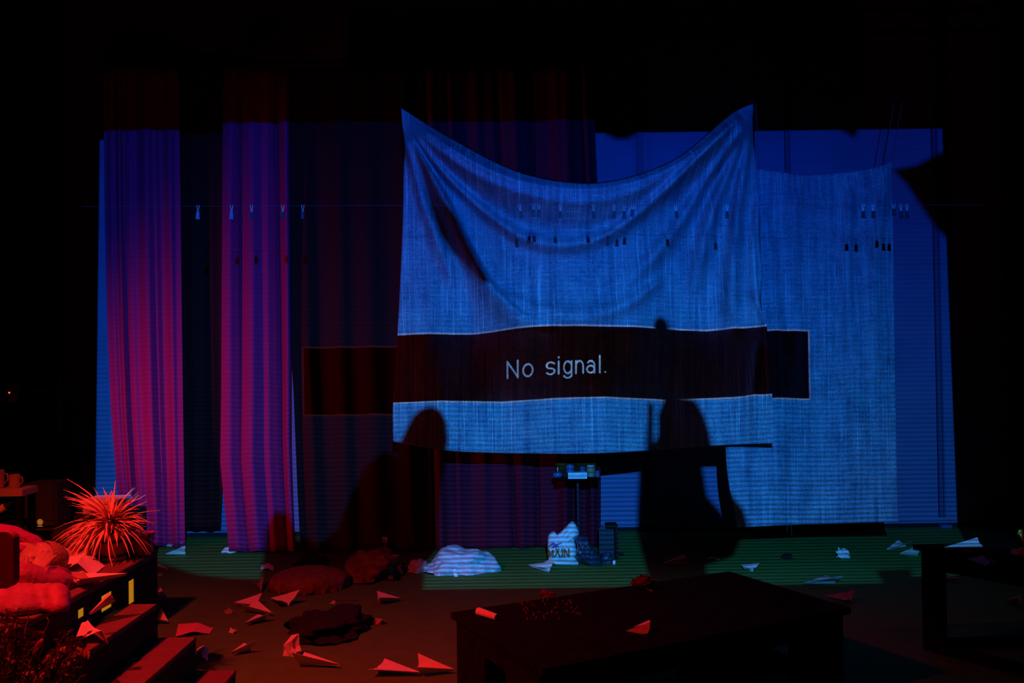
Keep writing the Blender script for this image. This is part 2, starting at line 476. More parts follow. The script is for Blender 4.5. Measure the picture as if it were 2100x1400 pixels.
curtain('wide dark plum curtain panel left of the hanging sheet, crossed by the projected bar',
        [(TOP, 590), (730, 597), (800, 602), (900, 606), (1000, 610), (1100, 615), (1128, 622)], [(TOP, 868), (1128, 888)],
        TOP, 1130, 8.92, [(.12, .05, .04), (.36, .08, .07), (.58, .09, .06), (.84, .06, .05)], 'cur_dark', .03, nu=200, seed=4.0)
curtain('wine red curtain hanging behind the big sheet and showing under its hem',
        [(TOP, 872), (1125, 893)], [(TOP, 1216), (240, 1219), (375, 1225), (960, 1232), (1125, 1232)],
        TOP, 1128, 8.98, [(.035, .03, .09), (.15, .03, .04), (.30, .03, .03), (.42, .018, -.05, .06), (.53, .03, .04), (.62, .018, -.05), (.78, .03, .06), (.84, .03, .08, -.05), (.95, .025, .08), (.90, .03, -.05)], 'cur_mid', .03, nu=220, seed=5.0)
# rail for the curtains
t = thing('curtain_rail', 'black rail the plum and magenta curtains hang from', 'rail', (-1.3, 9.25, 4.45))
pa, pb = at(190, 132, 9.1), at(1240, 118, 9.1)
obj('bar', tube(B(), [pa, pb], .018), 'black', t)
qa, qb = at(340, 137, 9.55), at(480, 136, 9.55)
obj('bar', tube(B(), [qa, qb], .018), 'black', t)
for p in [pa.lerp(pb, k / 4) for k in range(5)] + [qa, qb]: obj('hanger', tube(B(), [p, (p.x, p.y, 6.25)], .004, 6), 'black', t)

# black masking drapes at the sides
for nm, x0, x1, Y, lab in (('masking_drape', -5.4, at(126, 700, 9.0).x, 9.0, 'black masking drape at the left edge of the stage'),
                           ('masking_drape', at(2062, 700, 8.6).x, 5.4, 8.6, 'black masking drape at the right edge of the stage')):
    b = B(); g = []
    for i in range(61):
        x = x0 + (x1 - x0) * i / 60; y = Y + .05 * math.sin(i * .9)
        g.append((b.verts.new((x, y, .01)), b.verts.new((x, y, 6.2))))
    for i in range(60): b.faces.new((g[i][0], g[i + 1][0], g[i + 1][1], g[i][1]))
    tag(obj(nm, b, 'velour', smooth=True, solid=.01), lab, 'drape')


# ------------------------------------------------------------ hanging sheets
def cloth_patch(name, T, Bt, L, R, depth, ridges, m, nu=170, nv=170, solid=.002):
    """Coons patch between four pixel edges, depth(px,py) metres, ridges = [(polyline, width px, height m, taper)]"""
    T, Bt, L, R = (smoothed(e, 2) for e in (T, Bt, L, R))
    ridges = [(smoothed(pl, 1), w, a, sd) for pl, w, a, sd in ridges]
    t = [poly_len(T, i / nu) for i in range(nu + 1)]; bt = [poly_len(Bt, i / nu) for i in range(nu + 1)]
    l = [poly_len(L, j / nv) for j in range(nv + 1)]; r = [poly_len(R, j / nv) for j in range(nv + 1)]
    bm = B(); g = []
    for j in range(nv + 1):
        v = j / nv; row = []
        for i in range(nu + 1):
            u = i / nu
            p = []
            for k in (0, 1):
                p.append((1 - v) * t[i][k] + v * bt[i][k] + (1 - u) * l[j][k] + u * r[j][k]
                         - ((1 - u) * (1 - v) * t[0][k] + u * (1 - v) * t[-1][k] + (1 - u) * v * bt[0][k] + u * v * bt[-1][k]))
            h = 0
            for pl, w, a, side in ridges:
                best = 1e9; bt_, bs = 0, 0
                n = len(pl) - 1
                for q in range(n):
                    d, tt, s = seg_dist(p, pl[q], pl[q + 1])
                    if d < best: best, bt_, bs = d, (q + tt) / n, s
                if best < w * 4:
                    env = min(1, bt_ * 7 + .15) * (min(1, (1 - bt_) * 4 + .0) if side != 2 else min(1, (1 - bt_) * 7 + .15))
                    ww = w * (.45 + .9 * (bt_ if side != 2 else 1 - abs(2 * bt_ - 1)))
                    if side == 1: ww *= 1.9 if bs > 0 else .6     # steep on one flank
                    h += a * env * math.exp(-(best / ww) ** 2)
            Y = depth(*p) - h + .010 * noise.noise(Vector((p[0] / 26, p[1] / 60, 3)))
            row.append(bm.verts.new(at(p[0], p[1], Y)))
        g.append(row)
    for j in range(nv):
        for i in range(nu): bm.faces.new((g[j][i], g[j][i + 1], g[j + 1][i + 1], g[j + 1][i]))
    return obj(name, bm, m, smooth=True, solid=solid)


ROW1 = [(815, 0), (880, -2), (965, 1), (1040, -7), (1150, -14), (1300, -11), (1400, -2), (1450, 0), (1520, -4), (1585, -9)]
ROW2 = [(806, 0), (905, -3), (1030, 1), (1140, -5), (1240, -6.5), (1370, 2), (1500, -2), (1590, -9)]


def main_depth(px, py):
    a = interp(ROW1, px); b = interp(ROW2, px)
    if py < 680: o = a * max(0, (py - 260) / 420)
    else: o = a + (b - a) * min(1, (py - 680) / 145)
    return 1 / (1 / 8.12 - o / 2244)


main = cloth_patch('hanging_sheet',
    [(823, 222), (870, 252), (930, 285), (1000, 325), (1060, 352), (1120, 368), (1200, 377), (1260, 371), (1320, 355), (1380, 330), (1420, 302), (1460, 265), (1500, 232), (1530, 217), (1545, 213)],
    [(806, 905), (905, 924), (1000, 928), (1100, 930), (1200, 930), (1300, 926), (1400, 918), (1500, 911), (1588, 909)],
    [(823, 222), (828, 300), (828, 400), (822, 560), (815, 690), (810, 780), (805, 830), (806, 905)],
    [(1545, 213), (1548, 300), (1553, 370), (1558, 440), (1560, 520), (1566, 560), (1558, 625), (1575, 670), (1584, 810), (1588, 909)],
    main_depth,
    [([(850, 262), (930, 318), (1010, 362), (1090, 390), (1190, 400), (1290, 386), (1390, 345), (1470, 285), (1525, 240)], 46, .48, 2),
     ([(832, 238), (900, 290), (985, 342), (1080, 378), (1200, 391), (1290, 379), (1380, 345), (1460, 285), (1530, 230)], 6, .05, 2),
     ([(836, 250), (905, 312), (985, 366), (1080, 400), (1200, 418), (1290, 400), (1390, 345), (1470, 285), (1530, 235)], 8, .030, 2),
     ([(838, 262), (900, 345), (960, 405), (1020, 455), (1080, 492), (1150, 505), (1230, 492), (1300, 447), (1360, 395), (1440, 315), (1525, 235)], 12, .16, 2),
     ([(834, 270), (880, 350), (925, 430), (950, 490), (985, 560), (1030, 615), (1080, 655), (1150, 670)], 15, .19, 1),
     ([(830, 280), (848, 340), (870, 420), (900, 500), (935, 590)], 13, .12, 0),
     ([(1538, 235), (1490, 310), (1440, 380), (1400, 450), (1340, 530), (1260, 600)], 15, .13, 0),
     ([(1540, 240), (1500, 340), (1460, 430), (1440, 520), (1420, 620)], 16, .14, 0),
     ([(1542, 250), (1522, 360), (1508, 470), (1500, 600), (1505, 700)], 15, .13, 0),
     ([(1556, 400), (1545, 520), (1552, 640)], 10, .05, 0),
     ([(1545, 590), (1560, 640), (1578, 675)], 7, .04, 0),
     ([(1555, 700), (1545, 800), (1550, 900)], 11, .05, 0),
     ([(1030, 600), (1110, 640), (1200, 650), (1290, 625), (1360, 570)], 16, .09, 2)], 'sheet')
tag(main, 'big cotton sheet hung by two corners, the words No signal projected on it', 'sheet')

second = cloth_patch('hanging_sheet',
    [(1500, 352), (1555, 345), (1620, 357), (1680, 359), (1740, 353), (1800, 343), (1830, 331)],
    [(1512, 1081), (1600, 1077), (1650, 1075), (1700, 1074), (1770, 1071), (1842, 1070)],
    [(1500, 352), (1500, 600), (1490, 800), (1487, 915), (1493, 990), (1506, 1045), (1512, 1081)],
    [(1830, 331), (1832, 480), (1835, 650), (1838, 900), (1842, 1070)],
    lambda px, py: 8.20 - .03 * math.sin(px / 40),
    [([(1826, 340), (1790, 385), (1740, 410), (1660, 415), (1570, 400)], 14, .035, 2),
     ([(1820, 350), (1800, 480), (1790, 620), (1795, 800)], 16, .06, 0),
     ([(1640, 370), (1625, 520), (1630, 700), (1610, 900)], 15, .03, 0),
     ([(1745, 380), (1735, 560), (1750, 760), (1760, 1050)], 18, .06, 0),
     ([(1565, 420), (1585, 560), (1600, 900), (1590, 1060)], 16, .04, 0)], 'sheet2', nu=110, nv=150)
tag(second, 'smaller gauzy sheet hanging at the right behind the big sheet, nearly to the floor', 'sheet')
# cords that carry the sheets
for i, (a, bpt, Y, lab) in enumerate((((823, 224), (805, 90), 8.1, 'thin cord holding the left corner of the big sheet'),
                                      ((1545, 215), (1552, 90), 8.1, 'thin cord holding the right corner of the big sheet'),
                                      ((1828, 334), (1868, 110), 8.2, 'right one of two cords rising from the smaller sheet corner'),
                                      ((1812, 338), (1850, 110), 8.2, 'left one of two cords rising from the smaller sheet corner'),
                                      ((1556, 348), (1546, 120), 8.2, 'cord holding the hidden left corner of the smaller sheet'))):
    p = at(*a, Y); q = at(*bpt, Y); d = (q - p).normalized(); q = p + d * ((6.25 - p.z) / d.z)
    tag(obj('cord', tube(B(), [p, q], .003, 6), 'line'), lab, 'cord')
# loose threads below the smaller sheet
for k, (x, l) in enumerate(((1614, 20), (1622, 24))):
    tag(obj('loose_thread', tube(B(), [at(x, 1074, 8.18), at(x + 1, 1085, 8.17), at(x - 1 + 3 * k, 1074 + l, 8.18)], .0015, 5), 'line'),
        ('left', 'right')[k] + ' one of the loose threads dangling from the hem of the smaller sheet', 'thread', 'threads under the smaller sheet')

# ------------------------------------------------------------ washing line with pegs
PY = 6.7
la, lm, lb = at(-60, 424, PY), at(900, 421, PY), at(2160, 420, PY)
b = B(); tube(b, [la, lm, lb], .0010, 6); line = tag(obj('washing_line', b, 'line'), 'thin washing line stretched across the stage in front of the sheets', 'line')
la.x = -5.48; lb.x = 5.48


def peg(px, drop, m, tilt, lab, grp):
    p = at(px, interp([(-60, 424), (900, 421), (2160, 420)], px), PY)
    t = thing('clothes_peg', lab, 'clothes peg', p, grp)
    R = Matrix.Rotation(tilt, 4, 'Y')
    def T(bm): bmesh.ops.transform(bm, matrix=Matrix.Translation(p) @ R @ Matrix.Translation(-p), verts=bm.verts); return bm
    b = B()
    for s in (-1, 1):
        tube(b, [p + Vector((s * .007, 0, .006)), p + Vector((s * .008, 0, -.004)), p + Vector((s * .004, 0, -.022)), p + Vector((s * .003, 0, -drop - .004))], .0014, 6)
        ball(b, p + Vector((s * .008, -.002, .002)), .0028, sub=1)
    obj('wire_hook', T(b), 'wire', t)
    b = B()
    for s in (-1, 1):
        box(b, p + Vector((s * .0056, 0, -drop - .025)), (.0108, .014, .050), bev=.002, rot=Matrix.Rotation(-s * .05, 4, 'Y'))
    obj('jaw', T(b), m, t)
    b = B(); tube(b, [p + Vector((-.010, 0, -drop - .012)), p + Vector((.010, 0, -drop - .012))], .005, 8)
    obj('spring', T(b), 'metal', t)


pegs_l = [(406, 'leftmost peg on the line, pale blue against the dark curtain'), (475, 'second peg from the left, bluish, over the magenta curtain'),
          (516, 'dark peg at the middle of the magenta curtain folds'), (580, 'dark peg with a shiny tip at the right edge of the magenta curtain'), (621, 'peg just left of the wide plum curtain, rightmost of the left five')]
for i, (x, lab) in enumerate(pegs_l): peg(x, .040, 'peg_blue' if i < 2 else 'peg_dark', .02, lab, 'clothes pegs over the curtains')
words = ['first', 'second', 'third', 'fourth', 'fifth', 'sixth', 'seventh', 'eighth', 'ninth', 'tenth']
for i, x in enumerate([1065, 1094, 1105, 1149, 1217, 1259, 1280, 1297, 1385, 1491]):
    peg(x, .040 if i not in (1, 2, 7) else .028, 'peg_dark', [-.18, 0, .02, 0, -.03, 0, 0, .05, -.12, 0][i], '%s clothes peg from the left of the ten in front of the big sheet' % words[i], 'clothes pegs in front of the big sheet')
for i, x in enumerate([1770, 1791, 1833, 1847, 1860]):
    peg(x, .040 if i != 2 else .024, 'peg_dark', [0, .02, 0, -.06, 0][i], ['clothes peg left of the pair before the smaller sheet', 'clothes peg right of the pair before the smaller sheet',
        'clothes peg at the right edge of the smaller sheet', 'lower-hanging clothes peg just beyond the smaller sheet', 'rightmost clothes peg on the line'][i], 'clothes pegs at the right end')


# ------------------------------------------------------------ added, unseen cutouts before the projector that throw the dark shapes
YC = .80


def cast(px, py, d):
    q = onz(px, py, 0) if d == 0 else at(px, py, d)
    return PJ + (q - PJ) * ((YC - PJ.y) / (q.y - PJ.y))


def hung(name, lab, cat, pts, m='cloth_black', thick=.02):  # added light blocker, its outline traced back from the shadow towards the projector
    P = [cast(*p) for p in pts]
    xz = [(p.x, p.z) for p in P]
    b = B(); ring = [b.verts.new((x, YC, z)) for x, z in xz]; f = b.faces.new(ring)
    r = bmesh.ops.extrude_face_region(b, geom=[f]); bmesh.ops.translate(b, verts=[v for v in r['geom'] if isinstance(v, bmesh.types.BMVert)], vec=(0, thick, 0))
    bmesh.ops.triangulate(b, faces=[f for f in b.faces if len(f.verts) > 4])
    top = max(P, key=lambda p: p.z)
    c = Vector((sum(x for x, z in xz) / len(xz), YC, min(z for x, z in xz)))
    t = thing(name, lab, cat, c); obj('cloth', b, m, t)
    obj('blocker_cord', tube(B(), [(top.x, YC + thick / 2, top.z - .005), (top.x, YC + thick / 2, 3.62)], .0007, 5), 'black', t)


_S, _C, _W, _R = 8.05, 8.92, WALLY, 8.2
hung('blocker_hooded', 'added black cutout before the projector, throws the hooded shadow left of centre', 'light blocker',  # invented blocker, shaped by the hooded shadow it throws
     [(845, 855, _S), (862, 840, _S), (885, 836, _S), (903, 846, _S), (915, 870, _S), (918, 900, _S), (915, 935, _C), (903, 1000, _C), (896, 1080, _C), (898, 1122, _C), (872, 1160, 0), (866, 1215, 0),
      (700, 1235, 0), (535, 1230, 0), (536, 1160, 0), (545, 1088, _C), (562, 1052, _C), (588, 1060, _C), (606, 1100, _C), (650, 1122, _C), (690, 1090, _C), (722, 1010, _C), (748, 960, _C), (785, 930, _C), (815, 915, _S), (832, 880, _S)])
hung('blocker_figure', 'added black cutout before the projector, throws the tall figure shadow', 'dress',  # invented blocker, shaped by the tall figure shadow it throws
     [(1348, 700, _S), (1339, 676, _S), (1344, 660, _S), (1355, 654, _S), (1367, 660, _S), (1373, 676, _S), (1366, 700, _S), (1374, 760, _S), (1390, 812, _S), (1428, 820, _S), (1446, 850, _S), (1455, 880, _S), (1462, 915, _S), (1470, 980, _R),
      (1500, 1015, _R), (1525, 1045, _R), (1535, 1078, _R), (1505, 1140, 0), (1448, 1160, 0), (1455, 1215, 0), (1340, 1215, 0), (1312, 1110, 0), (1308, 1050, _W), (1312, 975, _W), (1345, 925, _W), (1352, 900, _S), (1352, 850, _S), (1366, 815, _S), (1358, 760, _S)])
hung('blocker_slanting', 'added black cutout throwing the slanting dark band on the big sheet', 'scarf',  # added only to darken a slanting band of the big sheet
     [(846, 300, _S), (856, 312, _S), (880, 360, _S), (905, 410, _S), (938, 450, _S), (968, 500, _S), (990, 545, _S), (1004, 590, _S), (985, 585, _S), (955, 548, _S), (925, 515, _S), (900, 478, _S), (884, 430, _S), (866, 365, _S)], thick=.006)
hung('blocker_upright', 'added narrow black cutout throwing the thin upright shadow', 'strap',  # added only for the thin upright shadow beside the figure
     [(1329, 826, _S), (1342, 826, _S), (1340, 930, _S), (1328, 1000, _W), (1322, 1085, _W), (1308, 1085, _W), (1316, 1000, _W), (1327, 930, _S)], thick=.01)
hung('blocker_upper_right', 'added black cutout throwing the pointed shadow at the upper right', 'banner',  # added to shade the upper right of the back wall
     [(1836, 346, _W), (1885, 338, _W), (1925, 316, _W), (1975, 296, _W), (2010, 300, _W), (2010, 520, _W), (1950, 490, _W), (1926, 468, _W), (1888, 412, _W), (1866, 378, _W)])
hung('blocker_top_edge', 'added small black cutout notching the top edge of the projected picture', 'rag',  # added for the stepped notch in the picture's top edge
     [(1240, 240, _W), (1240, 271, _W), (1245, 279, _W), (1256, 280, _W), (1258, 286, _W), (1292, 286, _W), (1293, 280, _W), (1305, 278, _W), (1306, 270, _W), (1311, 240, _W)], thick=.006)
hung('blocker_top_edge', 'added small black cutout fraying the top edge of the projected picture', 'rag',  # added for the ragged bit of the picture's top edge
     [(1722, 250, _W), (1726, 268, _W), (1738, 271, _W), (1743, 278, _W), (1752, 283, _W), (1757, 277, _W), (1760, 262, _W), (1757, 250, _W)], thick=.006)
hung('blocker_floor', 'added black cutout keeping projector light off the lower left', 'shawl',  # added to keep the projector off the lower left floor and pale box
     [(-40, 1060, 6.1), (150, 1012, 6.1), (258, 1012, 6.1), (300, 1150, 0), (345, 1162, 0), (400, 1180, 0), (470, 1188, 0), (533, 1190, 0), (533, 1232, 0), (60, 1240, 0)], thick=.012)
hung('blocker_floor', 'added black cutout trimming the projector light on the floor at the right', 'shawl',  # added to cut a notch into the lit floor
     [(1797, 1170, 0), (1813, 1196, 0), (1813, 1222, 0), (1880, 1222, 0), (1868, 1168, 0)], thick=.006)
t = thing('blocker_bar', 'added unseen black bar above the camera carrying the light blockers', 'bar', (0, YC + .01, 3.63))  # added only to carry the blockers above
obj('bar', tube(B(), [(-2.4, YC + .01, 3.63), (2.4, YC + .01, 3.63)], .015), 'black', t)
for xx in (-2.2, 2.2): obj('hanger', tube(B(), [(xx, YC + .01, 3.63), (xx, YC + .01, 6.25)], .004, 6), 'black', t)
# the projector itself, on a bracket from the ceiling
t = thing('video_projector', 'video projector hung from the ceiling behind the camera', 'projector', PJ + Vector((0, -.2, 0)))
c = PJ + Vector((0, -.20, 0))
obj('casing', box(B(), c, (.36, .28, .11), bev=.015), 'side', t)
obj('lens_barrel', lathe(B(), PJ + Vector((0, -.075, 0)), [(.04, 0), (.04, .03), (.036, .04), (.030, .04), (.030, .01), (0.001, .01)], axis=Matrix.Rotation(-PI / 2, 3, 'X')), 'glass_dark', t)
obj('bracket', tube(B(), [c + Vector((0, 0, .05)), (c.x, c.y, 6.25)], .02), 'black', t)

# ------------------------------------------------------------ things on the floor by the wall
def lump(name, lab, cat, x0, x1, ytop, ybot, m, seed=0, depth=None, rough=.25, group=None, top=None, parent=None, sub=5, fq=3.0):
    """a soft heap whose near foot is seen at ybot; x0..x1 and ytop in pixels, optional top profile [(u, factor)]"""
    a = onz(x0, ybot, 0); b_ = onz(x1, ybot, 0); wd = (b_ - a).length / 2
    dp = depth or wd * .7; Y = a.y + dp
    zt = at((x0 + x1) / 2, ytop, Y).z
    c = Vector(((a.x + b_.x) / 2 * Y / a.y, Y, 0)); wd *= Y / a.y
    bm = B(); bmesh.ops.create_icosphere(bm, subdivisions=sub, radius=1)
    for v in bm.verts:
        n = v.co.copy()
        k = 1 + rough * noise.noise(n * fq * .5 + Vector((seed, 0, 0))) + rough * .5 * noise.noise(n * fq + Vector((0, seed, 0))) - rough * .35 * abs(noise.noise(n * fq * 2.2 + Vector((0, 0, seed))))
        z = max(0, n.z) ** .55 if n.z > 0 else 0
        f = interp(top, n.x) if top else 1
        v.co = Vector((n.x * wd * k, n.y * dp * k, z * zt * k * f))
        if n.z < 0: v.co.z = 0; 
    bmesh.ops.translate(bm, verts=bm.verts, vec=c + Vector((0, 0, .002)))
    bmesh.ops.remove_doubles(bm, verts=bm.verts, dist=.0005)
    o = obj(name, bm, m, parent, smooth=True)
    return tag(o, lab, cat, group) if parent is None else o


heap = lump('bundled_sheet', 'white sheet bundled up on the floor left of the grocery bag', 'sheet', 872, 1020, 1118, 1182, 'cloth_white', 2.0, .24, .26,
            top=[(-1, .3), (-.75, .55), (-.5, .95), (-.1, 1.0), (.1, .86), (.35, .88), (.6, .78), (.9, .8), (1, .7)], fq=3.2)
tail = lump('bundled_sheet', 'dim trailing end of white cloth left of the bundled sheet', 'sheet', 834, 876, 1150, 1176, 'cloth_white', 8.0, .12, .4)
p = onz(934, 1181); t = B(); box(t, p + Vector((0, -.015, .022)), (.028, .006, .07), rot=Matrix.Rotation(-.35, 4, 'Y') @ Matrix.Rotation(-.35, 4, 'X'))
o = obj('care_tag', t, 'plastic_white', heap); o['label'] = 'white tag sticking out of the cloth'
lump('floor_cushion', 'large round rust-coloured cushion lying in the dark left of centre', 'cushion', 552, 715, 1166, 1222, 'cloth_dim', 4.0, .30, .10, top=[(-1, 1), (1, 1)])
lump('crumpled_blanket', 'rust-coloured blanket heaped behind the round cushion', 'blanket', 708, 826, 1132, 1196, 'cloth_dim', 6.0, .30, .45)
lump('black_cloth_heap', 'black cloth heap at the foot of the plum curtain, behind the cushion', 'cloth', 606, 672, 1136, 1164, 'cloth_black', 9.0, .15, .5)
lump('black_cloth_heap', 'large black cloth heap on the floor in front of the round cushion', 'cloth', 588, 760, 1258, 1322, 'cloth_black', 12.0, .35, .5)
lump('black_cloth_scrap', 'small black cloth scrap on the green floor right of centre', 'cloth', 1603, 1624, 1136, 1147, 'cloth_black', 15.0, .04, .6, sub=3)

# grocery bag
Yb = onz(1155, 1156).y
t = thing('plastic_bag', 'white printed grocery bag standing open by the table leg', 'bag', onz(1155, 1156))
out = [(1124, 1152), (1123, 1128), (1122, 1110), (1124, 1096), (1130, 1090), (1137, 1088), (1139, 1097), (1150, 1090), (1160, 1080), (1168, 1071), (1174, 1068), (1180, 1072), (1186, 1084), (1190, 1095), (1178, 1102), (1181, 1116), (1183, 1134), (1186, 1153), (1176, 1159), (1164, 1156), (1150, 1151), (1142, 1155), (1130, 1153)]


def puffy(name, out, Y, thick, m, parent, seed=0, amp=.25, keep_top=True):
    """closed film bag: outline in pixels, belly thickness in metres"""
    cx = sum(x for x, y in out) / len(out); cy = sum(y for x, y in out) / len(out)
    out = smoothed(out + [out[0]], 1)[:-1]; bm = B(); n = len(out); rings = {1: [], -1: []}
    K = 9
    edge = [bm.verts.new(at(x, y, Y)) for x, y in out]
    for s in (-1, 1):
        prev = edge
        for k in range(1, K):
            f = 1 - k / K; row = []
            for i, (x, y) in enumerate(out):
                h = math.sqrt(1 - f * f) * thick * (1 + amp * 2 * noise.noise(Vector((i * .35, k * .5, seed + s))))
                row.append(bm.verts.new(at(cx + (x - cx) * f, cy + (y - cy) * f, Y + s * h)))
            for i in range(n): bm.faces.new((prev[i], prev[(i + 1) % n], row[(i + 1) % n], row[i]))
            prev = row
        c = bm.verts.new(at(cx, cy, Y + s * thick))
        for i in range(n): bm.faces.new((prev[i], prev[(i + 1) % n], c))
    o = obj(name, bm, m, parent, smooth=True)
    z0 = min(v.co.z for v in o.data.vertices)
    return o


def drop(o, z=.002):
    """rest on the floor"""
    z0 = min(v.co.z for v in o.data.vertices)
    for v in o.data.vertices: v.co.z += z - z0 if z0 < z else 0
    return o


film = puffy('bag_film', out, Yb, .06, 'plastic_white', t, 3)
b = B()
def flat(bm, pts, Y):
    bm.faces.new([bm.verts.new(at(x, y, Y)) for x, y in pts])
Yf = Yb - .072
for st in ([(1125, 1142), (1125, 1127)], [(1125, 1127), (1129, 1139)], [(1129, 1139), (1134, 1127)], [(1134, 1127), (1134, 1142)],
           [(1138, 1142), (1146, 1124)], [(1140, 1124), (1149, 1142)], [(1153, 1142), (1153, 1124)], [(1157.5, 1142), (1157.5, 1124)], [(1157.5, 1125), (1166, 1141)], [(1166.5, 1142), (1166.5, 1124)]):
    tube(b, [at(*st[0], Yf), at(*st[1], Yf)], .0062, 6)
obj('printed_letters', b, 'brown_ink', t)
b = B(); tube(b, smoothed([at(1126, 1119, Yf), at(1134, 1114, Yf), at(1140, 1117, Yf), at(1152, 1113, Yf)], 0), [.004, .013, .010, .003], 6)
tube(b, [at(1132, 1122, Yf), at(1140, 1119, Yf), at(1147, 1121, Yf)], [.003, .009, .002], 6)
obj('printed_swirl', b, 'purple_ink', t)
b = B(); tube(b, [at(1185, 1155, Yb - .05), at(1140, 1153, Yb - .08), at(1129, 1149, Yb - .09), at(1117, 1151, Yb - .1)], [.02, .018, .012, .002], 8)
obj('bag_gusset', b, 'plastic_white', t, smooth=True)
# black bag and chair
Yk = onz(1225, 1160).y
t = thing('bin_bag', 'black bin bag slumped right of the white grocery bag', 'bag', onz(1225, 1160))
puffy('bag_film', [(1178, 1140), (1184, 1125), (1183, 1112), (1178, 1103), (1184, 1096), (1196, 1095), (1206, 1100), (1208, 1114), (1214, 1124), (1226, 1134), (1232, 1146), (1233, 1156), (1238, 1160), (1226, 1164), (1212, 1162), (1204, 1156), (1190, 1152)], Yk, .10, 'bag_black', t, 5)
t2 = thing('bin_bag', 'small black bag lump between the bin bag and the suitcase', 'bag', onz(1245, 1160))
puffy('bag_film', [(1232, 1158), (1230, 1142), (1236, 1132), (1248, 1130), (1256, 1140), (1260, 1150), (1254, 1160), (1244, 1163)], Yk + .10, .06, 'bag_black', t2, 7)
puffy('torn_flap', [(1256, 1157), (1256, 1149), (1262, 1147), (1263, 1155), (1260, 1160)], Yk + .0, .012, 'plastic_white', t2, 7)
Yc_ = onz(1262, 1145).y + .06
t = thing('suitcase', 'open black suitcase standing behind the bin bags', 'suitcase', onz(1250, 1145))
a0, a1 = at(1228, 1080, Yc_), at(1262, 1146, Yc_)
b = B(); box(b, ((a0.x + a1.x) / 2, Yc_, (a0.z) / 2 + .002), (a1.x - a0.x, .05, a0.z), bev=.012); obj('lid', b, 'gloss', t)
b = B()
p0, p1 = at(1240, 1076, Yc_ - .12), at(1268, 1146, Yc_ - .12)
box(b, (p1.x - .012, Yc_ - .06, p0.z / 2 + .002), (.022, .16, p0.z), bev=.004); box(b, ((p0.x + p1.x) / 2 - .0, Yc_ - .06, p0.z - .01), (p1.x - p0.x - .024, .16, .02), bev=.004)
obj('shell', b, 'black', t)
b = B(); tube(b, [onz(1262, 1140) + Vector((0, 0, .02)), onz(1279, 1140) + Vector((0, 0, .02))], .018); obj('wheel', b, 'black', t)

# spray bottle and box
Ys = onz(792, 1137).y
t = thing('spray_bottle', 'spray bottle standing on the dark floor left of the bundled sheet', 'bottle', onz(792, 1137))
p = onz(792, 1137)
obj('bottle_body', lathe(B(), p, [(.001, .001), (.034, .001), (.036, .02), (.034, .06), (.016, .095), (.012, .11), (.001, .112)]), 'jar', t, smooth=True)
b = B(); box(b, p + Vector((.0, 0, .128)), (.022, .022, .032), bev=.004); box(b, p + Vector((-.012, 0, .147)), (.055, .020, .020), bev=.006)
obj('trigger_head', b, 'plastic_white', t)
obj('trigger', tube(B(), [p + Vector((-.022, 0, .138)), p + Vector((-.026, 0, .120)), p + Vector((-.022, 0, .105))], .004), 'plastic_white', t)
q = onz(806, 1134)
t = thing('carton', 'small brown carton standing behind the spray bottle', 'box', q + Vector((0, .12, 0)))
b = B(); box(b, q + Vector((0, .12, .075)), (.065, .05, .15), bev=.002); obj('carton_body', b, 'paper_dim', t)
b = B(); box(b, q + Vector((0, .12, .154)), (.066, .051, .006)); obj('flap', b, 'paper_dim', t)

# ------------------------------------------------------------ tall round table with bottles
YT = 8.5
tb = at(1185, 977, YT); H = tb.z
t = thing('bistro_table', 'tall black table on one slim pole beneath the hem of the big sheet', 'table', (tb.x, YT, 0))
b = B(); xw = (at(1229, 976, YT).x - at(1138, 976, YT).x); xc = at(1183.5, 976, YT).x
box(b, (xc, YT, H - .008), (xw, .34, .016), bev=.005); obj('tabletop', b, 'dark_wood', t)
px_ = at(1185, 1000, YT).x
obj('pole', tube(B(), [(px_, YT, .02), (px_, YT, H - .017)], .012, 14), 'gloss', t)
for k in range(3):
    a = k * 2 * PI / 3 + .5
    obj('leg', tube(B(), [(px_ + .02 * math.cos(a), YT + .02 * math.sin(a), .16), (px_ + .26 * math.cos(a), YT + .26 * math.sin(a), .012)], .009), 'metal', t)


